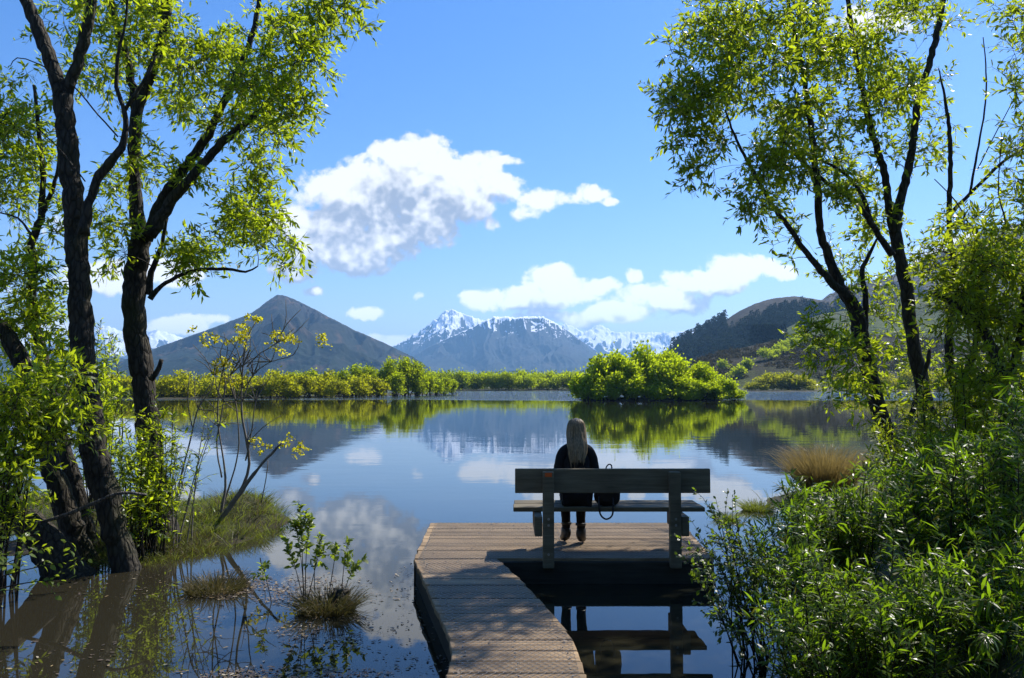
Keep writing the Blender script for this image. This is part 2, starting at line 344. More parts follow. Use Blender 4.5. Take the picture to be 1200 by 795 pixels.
def make_world():
    w = bpy.data.worlds.new('World'); SC.world = w; w.use_nodes = True; nt = w.node_tree; nt.nodes.clear()
    out = nd(nt, 'ShaderNodeOutputWorld')
    # density group
    def group(full): return cloud_group(full)
    def cloud_group(full):
      g = bpy.data.node_groups.new('cloud_density', 'ShaderNodeTree')
      g.interface.new_socket('P', in_out='INPUT', socket_type='NodeSocketVector'); g.interface.new_socket('D', in_out='OUTPUT', socket_type='NodeSocketFloat')
      gi = g.nodes.new('NodeGroupInput'); go = g.nodes.new('NodeGroupOutput'); pin = gi.outputs[0]
      wn = noise(g, 9, 3, .55, pin); wv = nd(g, 'ShaderNodeVectorMath', {0: wn.outputs['Color'], 1: (.5, .5, .5)}, operation='SUBTRACT')
      ws = nd(g, 'ShaderNodeVectorMath', {0: wv.outputs[0], 1: (.030, .022, 0)}, operation='MULTIPLY')
      q = nd(g, 'ShaderNodeVectorMath', {0: pin, 1: ws.outputs[0]}, operation='ADD').outputs[0]
      acc = None
      for cu, cv, a, b, wt in cloud_list():
          s = nd(g, 'ShaderNodeVectorMath', {0: q, 1: (cu, cv, 0)}, operation='SUBTRACT')
          s = nd(g, 'ShaderNodeVectorMath', {0: s.outputs[0], 1: (1/a, 1/b, 0)}, operation='MULTIPLY')
          l = nd(g, 'ShaderNodeVectorMath', {0: s.outputs[0], 1: s.outputs[0]}, operation='DOT_PRODUCT').outputs['Value']
          e = math_(g, 'MULTIPLY_ADD', l, -wt, wt)
          acc = e if acc is None else math_(g, 'SMOOTH_MAX', acc, e, .12)
      n1 = noise(g, 24, 7 if full else 2, .62, q, .25)
      vo = None if not full else nd(g, 'ShaderNodeTexVoronoi', {'Vector': q, 'Scale': 21.0, 'Detail': 2.0, 'Roughness': .55, 'Smoothness': .6}, feature='SMOOTH_F1')
      puff = math_(g, 'SUBTRACT', .55, vo.outputs['Distance']) if full else 0.1
      n2 = noise(g, 70, 5 if full else 1, .6, q)
      base = math_(g, 'ADD', math_(g, 'MULTIPLY', math_(g, 'MAXIMUM', acc, -1.6), 1.25), .44)
      tot = math_(g, 'ADD', base, math_(g, 'ADD', math_(g, 'MULTIPLY', math_(g, 'SUBTRACT', n1, .5), 2.2), math_(g, 'MULTIPLY', math_(g, 'SUBTRACT', n2, .5), 1.45)))
      if full: tot = math_(g, 'ADD', tot, math_(g, 'MULTIPLY', puff, 1.15))
      g.links.new(tot, go.inputs[0])
      return g
    gF, gC = cloud_group(True), cloud_group(False)
    tc = nd(nt, 'ShaderNodeTexCoord'); s = nd(nt, 'ShaderNodeSeparateXYZ', {0: tc.outputs['Generated']})
    y = math_(nt, 'MAXIMUM', s.outputs[1], .05)
    p = nd(nt, 'ShaderNodeCombineXYZ', {0: math_(nt, 'DIVIDE', s.outputs[0], y), 1: math_(nt, 'DIVIDE', s.outputs[2], y)}).outputs[0]
    def dens(off, g=gF):
        n = nt.nodes.new('ShaderNodeGroup'); n.node_tree = g
        if off: nt.links.new(nd(nt, 'ShaderNodeVectorMath', {0: p, 1: (off[0], off[1], 0)}, operation='ADD').outputs[0], n.inputs[0])
        else: nt.links.new(p, n.inputs[0])
        return n.outputs[0]
    d0 = dens(None)
    alpha = nd(nt, 'ShaderNodeMapRange', {0: d0, 1: .0, 2: .72}, interpolation_type='SMOOTHSTEP').outputs[0]
    front = nd(nt, 'ShaderNodeMapRange', {0: s.outputs[1], 1: .05, 2: .2}).outputs[0]
    above = nd(nt, 'ShaderNodeMapRange', {0: s.outputs[2], 1: .0, 2: .04}).outputs[0]
    alpha = math_(nt, 'MULTIPLY', alpha, math_(nt, 'MULTIPLY', front, above))
    c0 = dens(None, gC)
    lit = math_(nt, 'MULTIPLY', math_(nt, 'SUBTRACT', d0, dens((.005, .012))), .13)
    lit = math_(nt, 'ADD', lit, math_(nt, 'MULTIPLY', math_(nt, 'SUBTRACT', d0, dens((.010, .026), gF)), .27))
    lit = math_(nt, 'ADD', lit, math_(nt, 'MULTIPLY', math_(nt, 'SUBTRACT', c0, dens((.020, .050), gC)), .42))
    lit = math_(nt, 'ADD', lit, .36)
    thin = nd(nt, 'ShaderNodeMapRange', {0: d0, 1: .05, 2: .6, 3: .35, 4: 0.0}).outputs[0]
    lit = nd(nt, 'ShaderNodeMapRange', {0: math_(nt, 'ADD', lit, thin), 1: .0, 2: 1.0}, interpolation_type='SMOOTHSTEP').outputs[0]
    ccol = mixc(nt, lit, (.27, .31, .385), (.78, .78, .77))
    sky = nd(nt, 'ShaderNodeTexSky', sky_type='NISHITA', sun_disc=False, sun_elevation=SUN_EL, sun_rotation=SUN_AZ, altitude=350, air_density=1.15, dust_density=.25, ozone_density=3.0)
    hs = nd(nt, 'ShaderNodeHueSaturation', {'Color': mixc(nt, 1.0, sky.outputs[0], (1.0, .93, 1.03), 'MULTIPLY'), 'Saturation': 1.30, 'Value': 1.0})
    b1 = nd(nt, 'ShaderNodeBackground', {0: hs.outputs[0], 1: .10}); b2 = nd(nt, 'ShaderNodeBackground', {0: ccol, 1: math_(nt, 'ADD', .80, math_(nt, 'MULTIPLY', math_(nt, 'POWER', 2.718, math_(nt, 'MULTIPLY', s.outputs[2], -9.0)), 1.0))})
    mx = nd(nt, 'ShaderNodeMixShader', {0: alpha, 1: b1, 2: b2}); nt.links.new(mx.outputs[0], out.inputs[0])
    w.cycles.sampling_method = 'MANUAL'; w.cycles.sample_map_resolution = 512
make_world()
sd = bpy.data.lights.new('sun', 'SUN'); sd.energy = 4.8; sd.angle = R(.53); sd.color = (1, .95, .87)
so = bpy.data.objects.new('sun', sd); COL.objects.link(so); so.rotation_euler = Vector((-SUN[0], -SUN[1], -SUN[2])).to_track_quat('-Z', 'Y').to_euler()

# ------------------------------------------------------------------ terrain and water
hum = [G(u, v)[:2] for u, v in ((-200, 600), (40, 622), (100, 646), (166, 656), (212, 649), (245, 634), (300, 625), (324, 617), (328, 606), (292, 590), (262, 586), (215, 594), (150, 597), (60, 585), (-200, 575))]
LAKE = np.array([(-1.4, -1.2), (1.3, -1.2), (1.55, 3.0), (2.1, 5.2), (2.9, 7), (3.5, 9), (3.9, 11), (5.0, 13.6), (8, 15.5), (14, 15), (60, 20), (210, 60), (150, 200), (100, 220), (72, 226), (52, 230), (45, 250),
                 (22, 264), (-22, 264), (-52, 225), (-20, 180), (-11, 160), (-14, 150), (-30, 122), (-48, 106), (-110, 96), (-200, 85), (-210, 50), (-60, 22), (-12, 14), (-7, 11.3), (-7.2, 6.0), (-4.5, 2), (-2.5, -1)])
def sdpoly(x, y, poly):
    d = np.full(x.shape, 1e18); ins = np.zeros(x.shape, bool); n = len(poly)
    for i in range(n):
        a, b = poly[i], poly[(i+1) % n]; ex, ey = b[0]-a[0], b[1]-a[1]; wx, wy = x-a[0], y-a[1]
        t = np.clip((wx*ex+wy*ey)/(ex*ex+ey*ey), 0, 1); d = np.minimum(d, (wx-ex*t)**2+(wy-ey*t)**2)
        c = ((a[1] <= y) & (b[1] > y)) | ((b[1] <= y) & (a[1] > y))
        with np.errstate(divide='ignore', invalid='ignore'): ins ^= c & (x < a[0]+(y-a[1])*ex/(ey if ey else 1e-9))
    return np.sqrt(d)*np.where(ins, -1, 1)
ISLE = (17.6, 99.5, 9.6, 3.4)
HUMP = np.array(hum)
def ground_h(x, y):
    s = sdpoly(x, y, LAKE); r = np.hypot(x, y)
    s = s+fbm(x*.9, y*.9, 3)*np.clip(r*.03, .12, 2.5)
    h = np.clip(s*np.interp(r, [40, 90], [.35, .018]), -.7, .32+np.clip(r-100, 0, 300)*.002)+np.clip(s, 0, 1)*fbm(x*.8, y*.8, 4)*.12
    e = 1-np.hypot((x-ISLE[0])/ISLE[2], (y-ISLE[1])/ISLE[3]); h = np.maximum(h, np.clip(e*2, -1, .35))
    s2 = -sdpoly(x, y, HUMP)+fbm(x*1.6, y*1.6, 3)*.18
    h = np.maximum(h, np.clip(s2*.35-.015, -.7, .16)+np.clip(s2, 0, 1)*fbm(x*2, y*2, 3)*.06)
    for u, v, rr, hh in HUMMOCKS:
        c = G(u, v); h = np.maximum(h, hh*(1.25*np.exp(-((x-c[0])**2+(y-c[1])**2)/rr**2)-.35))
    return h
HUMMOCKS = [(283, 612, .6, .44), (226, 630, .7, .2), (40, 640, .5, .02), (965, 590, .8, .3)]
rr_ = np.concatenate([[.6], np.geomspace(1.5, 12500, 560)]); aa = np.concatenate([np.linspace(-180, -50, 60, endpoint=False), np.linspace(-50, 50, 420, endpoint=False), np.linspace(50, 180, 61)])
RR, AA = np.meshgrid(rr_, np.radians(aa), indexing='ij'); TX, TY = RR*np.sin(AA), RR*np.cos(AA)
v, f = grid_mesh(TX, TY, ground_h(TX, TY)); mb = MB(); mb.addn(v, [f[:, ::-1]])
tag(mb.build('ground', M_GROUND, smooth=True), 'low grassy shore and flats round the lake', 'ground', kind='structure')
xs = np.linspace(-230, 230, 30); ys = np.linspace(-8, 290, 30); X, Y = np.meshgrid(xs, ys, indexing='ij'); v, f = grid_mesh(X, Y, X*0); mb = MB(); mb.addn(v, [f])
tag(mb.build('water', M_WATER), 'calm lake water mirroring mountains and clouds', 'lake', kind='structure')

def mountain(name, label, prof, Y0, df, db, mat, amp=.16, nx=340, ny=170, fx=.004, power=1.15, crest_noise=.004, zb=-6, spur=None, ystretch=.35, cat='mountain', kind='structure', extra=None):
    pr = np.array([(P(u, v, Y0)[0], P(u, v, Y0)[2]) for u, v in prof])
    xs = np.linspace(pr[0, 0], pr[-1, 0], nx); t = np.concatenate([np.linspace(-1, 0, ny//3, endpoint=False), np.linspace(0, 1, ny)])
    X, Tt = np.meshgrid(xs, t, indexing='ij')
    H = np.interp(xs, pr[:, 0], pr[:, 1]); H = H+np.max(H)*crest_noise*(fbm(xs*fx*9, xs*0+3.3, 5)+.7*ridged(xs*fx*26, xs*0+8.1, 4))
    H = np.maximum(H, 0)[:, None]
    Y = Y0-Tt*np.where(Tt > 0, df, db)
    a = np.abs(Tt); warp = fbm(X*fx*.7, Y*fx*.7, 3)*.5
    Xw = X+spur*(a)*df if spur else X
    rd = ridged(Xw*fx+warp, Y*fx*ystretch+warp, 6)
    H = H+0*X; Hf = np.where(Tt > 0, np.interp(X*Y0/Y, xs, H[:, 0]), H)
    Z = Hf*(1-a)**power+np.where(Tt > 0, Hf*amp*(rd-.30)*np.clip(a*5, 0, 1)*(1-a)**.5*1.2, 0)
    if extra: Z = extra(X, Y, Z, a, H)
    # keep the skyline at the crest: nothing in front may rise above the sight line over it
    Hs = Hf; lim = (Hs-CH)*(Y/Y0)+CH; Z = np.where(Tt > 0, np.minimum(Z, lim-.012*Hs*np.clip(a*6, 0, 1)), Z)
    Z = Z+zb*np.clip(a*1.2-.2, 0, 1)
    v, f = grid_mesh(X, Y, Z); m = MB(); m.addn(v, [f[:, ::-1]])
    return tag(m.build(name, mat, smooth=True), label, cat, kind=kind), (xs, t, X, Y, Z)
M_MT1 = mount_mat('dark_mountain', (.008, .017, .006), (.02, .02, .012), (.034, .025, .02), 60, 330, None, .006, (.11, .066, .034))
M_MT2 = mount_mat('snow_mountain', (.016, .024, .022), (.028, .03, .03), (.04, .04, .042), 100, 480, (360, 520, 420), .0028, (.055, .045, .035))
M_MT3 = mount_mat('far_snow_range', (.03, .035, .04), (.04, .042, .045), (.05, .05, .055), 100, 480, (230, 470, 380), .002)
mountain('mountain', 'dark pyramid shaped mountain at the left with bare brown summit', [(40, 452), (90, 440), (130, 428), (160, 416), (180, 409), (205, 400), (240, 388), (268, 377), (285, 371), (296, 366), (310, 356), (319, 349.5), (325, 345.5), (331, 346), (345, 351), (366, 361.5), (390, 374), (415, 387), (450, 402), (485, 419), (513, 438), (535, 452)],
         2500, 900, 900, M_MT1, .75, 520, 260, .0034, 1.05, .006, spur=.12, ystretch=.28)
mountain('mountain', 'broad blue mountain mass with streaks of snow along its flat crest', [(430, 452), (455, 436), (480, 420), (508, 404), (535, 392), (560, 380), (578, 371), (600, 372), (618, 371), (636, 371), (645, 375), (660, 384), (680, 399), (700, 413), (720, 428), (745, 445), (760, 452)],
         5600, 2000, 1500, M_MT2, .40, 520, 260, .0026, 1.0, .016, spur=-.1)
mountain('mountain', 'snowy peak with a dark rocky top behind the broad blue mountain', [(420, 430), (455, 409), (480, 396), (500, 383), (515, 371), (521, 365), (530, 363.5), (538, 366), (548, 370), (562, 374), (585, 379), (620, 390), (650, 402), (690, 430)],
         6600, 1300, 1400, M_MT2, .42, 420, 200, .0032, 1.0, .022)
mountain('mountain', 'far range of white snow peaks right of the broad blue mountain', [(600, 410), (640, 392), (662, 380), (672, 384), (684, 390), (694, 385), (703, 381), (712, 386), (724, 391), (735, 389), (760, 391), (790, 389), (830, 386), (880, 380), (940, 384), (1010, 400)],
         8200, 2200, 1500, M_MT3, .40, 420, 200, .0034, 1.0, .03)
mountain('mountain', 'white snow range glimpsed far left between the willow trunks', [(-120, 405), (-40, 392), (40, 399), (90, 392), (120, 381), (140, 388), (165, 393), (186, 386), (200, 392), (230, 402), (270, 412), (330, 440)],
         8000, 2200, 1500, M_MT3, .40, 420, 200, .0034, 1.0, .03)
mountain('hill', 'low dark blue foothill at far left behind the trunks', [(-400, 380), (-250, 395), (-80, 402), (60, 408), (120, 415), (180, 428), (230, 442), (260, 452)], 3600, 1200, 900, M_MT1, .2, 260, 120, .004, 1.0, .006, cat='hill')

M_HILLF = mount_mat('forest_hill_ground', (.010, .017, .007), (.026, .026, .016), (.045, .037, .027), 20, 95, None, .02, (.09, .075, .04))
M_HILLP = mount_mat('pasture_ground', (.075, .11, .018), (.085, .115, .022), (.08, .09, .028), 10, 60, None, .03, (.08, .07, .045))
M_HILLS = mount_mat('scrub_ground', (.07, .085, .022), (.04, .044, .016), (.035, .03, .018), 3, 11, None, .08, (.08, .085, .02))
M_HILLR = mount_mat('rocky_hill_ground', (.03, .035, .018), (.05, .048, .038), (.08, .075, .07), 20, 120, None, .012, (.10, .09, .075))
_, hf = mountain('hill', 'dark rounded hill at the right with conifers down its left slope', [(700, 452), (760, 425), (790, 406), (812, 395), (838, 383), (868, 364), (885, 356), (905, 350), (930, 347.5), (950, 350), (975, 354), (1010, 365), (1060, 390), (1140, 452)], 950, 420, 300, M_HILLF, .10, 300, 150, .014, 1.0, .005, cat='hill')
mountain('hill', 'grey rocky hill rising behind the right hand trees', [(890, 452), (930, 400), (950, 362), (968, 348), (990, 337), (1015, 330), (1050, 322), (1090, 300), (1120, 288), (1160, 270), (1200, 262), (1260, 240), (1350, 250), (1500, 300), (1650, 452)], 1150, 420, 400, M_HILLR, .14, 320, 150, .010, 1.0, .012, cat='hill')
_, hp = mountain('hill', 'light green pasture slope below the forest hill', [(850, 452), (880, 420), (900, 402), (915, 388), (935, 378), (965, 368), (1000, 363), (1060, 352), (1140, 345), (1250, 350), (1400, 452)], 640, 200, 160, M_HILLP, .05, 220, 110, .02, 1.0, .004, cat='hill')
_, hs_ = mountain('hill', 'brown scrub covered rise behind the right shore', [(770, 452), (800, 432), (822, 420), (850, 412), (880, 406), (905, 400), (930, 397), (960, 393), (1000, 392), (1060, 394), (1150, 400), (1300, 452)], 400, 110, 100, M_HILLS, .05, 260, 120, .04, .9, .01, zb=0, cat='hill')

def surf(h, x, y):
    xs, t, X, Y, Z = h; i = np.clip(np.searchsorted(xs, x), 0, len(xs)-1); j = np.argmin(np.abs(Y[i]-y)); return Z[i, j]

# ------------------------------------------------------------------ distant foliage
def crown_pts(lobes, n, shell=.55):
    w = np.array([l[3]*l[4]+l[4]*l[5]+l[3]*l[5] for l in lobes]); k = rng.choice(len(lobes), n, p=w/w.sum()); L = np.array(lobes)[k]
    d = randdir(n); r = 1-shell*rng.random(n)**1.6
    return L[:, :3]+d*L[:, 3:6]*r[:, None], d
def bush_mesh(rx, ry, h, nl, n, ls, ragged=.3):
    lobes = []
    for i in range(nl):
        a = rng.random()*6.28; q = math.sqrt(rng.random())*.75; z = rng.random()
        s = .28+.22*rng.random(); k = math.sqrt(max(.1, 1-(z*.85)**2))
        lobes.append((math.cos(a)*q*rx*k, math.sin(a)*q*ry*k, h*(.18+.64*z), rx*s, ry*s, h*s*.62))
    O, d = crown_pts(lobes, n); O += rng.normal(size=O.shape)*ls*.6
    sp = rng.random(n) < .06*ragged*3
    O[sp] += np.stack([rng.normal(size=sp.sum())*.1*rx, rng.normal(size=sp.sum())*.1*ry, rng.random(sp.sum())*.16*h], 1)
    O = O[O[:, 2] > .02*h]; n = len(O)
    D = norm(randdir(n)+d[:n]*.6+np.array([0, 0, .3])); L = ls*(.6+.8*rng.random(n))
    m = MB(); leaves(m, O, D, randdir(n)+d[:n]*.8, L, L*(.4+.3*rng.random(n)), 0, .1, True)
    return m, lobes
def make_bush(name, rx, ry, h, nl, n, ls, mat, label, cat, group, stems=5):
    t = thing(name, (0, 0, 0), label, cat, group); m, lobes = bush_mesh(rx, ry, h, nl, n, ls)
    m.build('crown', mat, t)
    s = MB()
    for i in range(stems):
        l = lobes[rng.integers(len(lobes))]; b = np.array([rng.normal()*.2*rx, rng.normal()*.2*ry, -.2]); e = np.array(l[:3])
        mid = (b+e)/2+np.array([0, 0, .1*h])
        p_, r_ = spline([b, mid, e], [.02*h, .015*h, .006*h], n=3); tube(s, p_, r_, 5)
    s.build('trunk', M_BARK, t, smooth=True)
    return t
def scatter(protos, spots):
    used = set()
    for k, (x, y, z, s, sz) in enumerate(spots):
        p_ = protos[k % len(protos)]; rz = rng.random()*6.28
        if id(p_) in used: dup(p_, (x, y, z), rz, (s, s, s*sz))
        else: used.add(id(p_)); p_.location = (x, y, z); p_.rotation_euler = (0, 0, rz); p_.scale = (s, s, s*sz)
# islet thicket
gi_ = 'bright willows crowding the small island'
pi_ = [make_bush('willow_bush', 2.1, 2.1, 4.6, 10, 2900, .36, M_ISLE, 'bright lime green willow crowding the small island in the lake', 'willow', gi_) for _ in range(5)]
sp = []
def at_isle(u, top, Y, wide):
    p_ = P(u, top, Y); sp.append((p_[0], Y, .15, 1, p_[2]))
isl = []
for u, top, Y in ((690, 428, 97.5), (703, 420, 98.5), (716, 414, 100), (735, 416, 99), (752, 408, 101), (768, 410, 98.8), (783, 414, 100.5), (797, 418, 99), (812, 425, 100), (828, 430, 98.8), (842, 438, 98), (855, 446, 97.6),
                  (700, 440, 96.8), (722, 436, 96.9), (745, 440, 96.5), (766, 444, 96.5), (786, 438, 97), (806, 442, 96.6), (822, 446, 96.8), (684, 446, 98), (862, 452, 98.6), (738, 425, 97.8), (775, 424, 97.6), (757, 452, 96.2), (712, 452, 96.2), (800, 453, 96.2), (840, 452, 96.6)):
    p_ = P(u, top, Y); hgt = p_[2]-.1; s = hgt/4.6; s_ = .55+.45*s
    isl.append((p_[0], Y, .05, s_, s/s_*.98))
scatter(pi_, isl)
# left shore thicket
go_ = 'olive willow scrub along the left shore'
po = [make_bush('shore_bush', 2.5, 2.0, 3.6, 8, 1250, .42, M_OLIVE, 'olive yellow willow scrub lining the far left shore of the lake', 'bush', go_) for _ in range(4)]
spo = []
for k in range(46):
    u = 95+(k/45)*345+rng.normal()*4; Y = 112+rng.random()*10+max(0, (u-330))*.10; top = 444-6*rng.random()-3*math.sin(k*.9); p_ = P(u, top, Y); s = (p_[2]-.2)/3.6
    spo.append((p_[0], Y, .2, .55+.45*s, s/(.55+.45*s)))
scatter(po, spo)
gb_ = 'bright green willows on the spit at the end of the left shore'
pb = [make_bush('willow_bush', 2.3, 2.1, 5, 10, 2500, .37, M_BUSH, 'rounded bright green willow on the spit ending the left shore', 'willow', gb_) for _ in range(4)]
spb = []
for u, top, Y in ((402, 436, 128), (418, 431, 130), (432, 433, 131), (448, 430, 133), (462, 424, 134), (474, 423, 136), (487, 428, 137), (499, 434, 140), (511, 440, 143), (522, 444, 148), (531, 447, 154), (380, 437, 127), (362, 436, 126), (345, 439, 124), (467, 440, 131), (440, 443, 130), (490, 446, 136), (412, 445, 127)):
    p_ = P(u, top, Y); s = (p_[2]-.1)/5; spb.append((p_[0], Y, .15, .6+.4*s, s/(.6+.4*s)))
scatter(pb, spb)
gf_ = 'green bushes along the far middle shore'
pf = [make_bush('far_bush', 4.2, 3, 5, 10, 1800, .6, M_BUSH, 'green willow bush in the low hedge along the far middle shore', 'bush', gf_, 0) for _ in range(3)] if False else []
for _ in range(3):
    m, lo = bush_mesh(4.6, 3.4, 5, 10, 2000, .6); o = m.build('far_bush', M_BUSH); pf.append(tag(o, 'green willow bush in the low hedge along the far middle shore', 'bush', gf_))
spf = []
for k in range(34):
    u = 500+(k/33)*196; Y = 268+rng.random()*22; top = 440.5-3.5*rng.random(); p_ = P(u, top, Y); s = (p_[2]-.3)/5; spf.append((p_[0], Y, .25, .7+.3*s, s/(.7+.3*s)))
scatter(pf, spf)
gr_ = 'yellow green bushes on the right shore'
pr_ = []
for _ in range(3):
    m, lo = bush_mesh(3.6, 2.8, 4.6, 10, 2200, .5); pr_.append(tag(m.build('shore_bush', M_OLIVE), 'yellow green bush at the water edge below the right hand hill', 'bush', gr_))
spr = []
for u, top, Y in ((884, 448, 236), (893, 444, 237), (903, 438, 238), (912, 440, 239), (921, 439, 240), (931, 441, 238), (941, 440, 239), (949, 446, 237), (986, 440, 232), (998, 438, 234), (1010, 441, 232), (1024, 436, 230), (1040, 438, 226), (1060, 436, 222), (1080, 434, 220), (1105, 436, 216), (1130, 432, 212), (1160, 434, 208)):
    p_ = P(u, top, Y); s = (p_[2]-.3)/4.6; spr.append((p_[0], Y, .25, .75+.25*s, s/(.75+.25*s)))
scatter(pr_, spr)
# scrub on the rise: dark mass plus bright gorse bushes
mS, _ = MB(), 0
for k in range(620):
    u = 790+rng.random()*330; t = rng.random(); x = None
    Y = 292+t*105; x = P(u, 400, Y)[0]; z = surf(hs_, x, Y)
    if z < 2.2+rng.random()*2.0 or fbm(np.array([x*.05]), np.array([Y*.05]), 3)[0] > .22: continue
    r = 1.6+2.2*rng.random(); n = 70; d = randdir(n); d[:, 2] = np.abs(d[:, 2])*.7
    O = np.array([x, Y, z-.2])+d*np.array([r, r, r*.8])*(.5+.5*rng.random((n, 1))); L = .9*(.6+.8*rng.random(n))
    leaves(mS, O, norm(d+randdir(n)), randdir(n)+d, L, L*.6, 0, .1, True)
tag(mS.build('scrub', M_SCRUB), 'dark brown scrub covering the rise behind the right shore', 'scrub', kind='stuff')
gg_ = 'bright green bushes scattered over the scrub rise'
pg = []
for _ in range(2):
    m, lo = bush_mesh(3.4, 3, 4, 8, 1000, .7); pg.append(tag(m.build('hillside_bush', M_BUSH), 'bright green bush scattered among brown scrub on the right hand rise', 'bush', gg_))
spg = []
for u, vv, Y in ((900, 422, 345), (908, 418, 352), (916, 415, 358), (922, 412, 364), (928, 411, 372), (955, 412, 362), (962, 408, 372), (968, 410, 366), (975, 408, 370), (984, 409, 368), (945, 404, 384), (872, 428, 330), (990, 414, 356), (1004, 410, 360), (1020, 416, 350), (850, 426, 335), (863, 437, 312), (938, 408, 380), (950, 416, 355)):
    x = P(u, vv, Y)[0]; spg.append((x, Y, surf(hs_, x, Y)-.3, .8+.5*rng.random(), .9))
scatter(pg, spg)
# conifers
def conifer(h, r, n, ls, pw=1.0):
    t = rng.random(n)**.8; rad = r*(1-t)**pw*(.55+.45*rng.random(n))*(1+.25*np.sin(t*38)); a = rng.random(n)*6.283
    O = np.stack([np.cos(a)*rad, np.sin(a)*rad, h*(.04+.96*t)], 1); D = np.stack([np.cos(a), np.sin(a), -.25+.2*rng.normal(size=n)], 1); L = ls*(.6+.7*rng.random(n))
    m = MB(); leaves(m, O, D+.4*randdir(n), randdir(n)+np.array([0, 0, 1]), L, L*.55, 0, .1, True)
    tube(m, np.array([[0, 0, -.5], [0, 0, h*.3], [0, 0, h*.97]]), [r*.09, r*.07, .02], 5, 1); return m
mW = MB(); cps = [conifer(1, .34, 150, .15, .75) for _ in range(4)]
for k in range(1500):
    u = 785+rng.random()**.8*235; t = rng.random(); Y = 950-t*330; x = P(u, 400, Y)[0]; z = surf(hf, x, Y)
    uu, vv = u, 451-(z-CH)/Y*F
    top = np.interp(uu, [785, 838, 900, 960, 1020], [398, 388, 372, 366, 362])
    if vv < top-3+6*fbm(np.array([x*.02]), np.array([Y*.02]), 3)[0]*2 and not (uu < 850 and rng.random() < .8): continue
    if vv > 425: continue
    c = cps[k % 4]; h = 9+6*rng.random(); sc = np.array([h*.9, h*.9, h]); cv_ = np.concatenate(c.v)*sc+np.array([x, Y, z-.5])
    base = mW.n; mW.v.append(cv_); mW.n += len(cv_)
    for fa, mi in c.f: mW.f.append((fa+base, mi))
tag(mW.build('conifer_wood', [M_PINE, M_TWIG]), 'dark conifer wood covering the left slope of the right hand hill', 'wood', kind='stuff')
gp_ = 'dark conifers in the plantation block on the pasture edge'
pp = [tag(conifer(17, 4.2, 1500, 1.1, .6).build('conifer', [M_PINE, M_TWIG]), 'dark conifer in the dense block at the left edge of the green pasture', 'conifer', gp_) for _ in range(2)]
spp = []
for k in range(16):
    u = 884+k*2.3+rng.normal()*.6; Y = 560+rng.random()*25; x = P(u, 400, Y)[0]; zt = P(u, 379.5+1.6*rng.random(), Y)[2]; zb_ = P(u, 402, Y)[2]-1; s = (zt-zb_)/17; spp.append((x, Y, zb_, s, 1))
scatter(pp, spp)
lone = conifer(1, .38, 2200, .075, .42); o = lone.build('conifer', [M_PINE, M_TWIG]); tag(o, 'lone broad dark conifer standing on the green pasture slope', 'conifer')
x0 = P(943, 394, 540); zt = P(943, 371, 540)[2]; o.location = (x0[0], 540, x0[2]-.5); s = zt-x0[2]+.5; o.scale = (s*1.05, s*1.05, s)

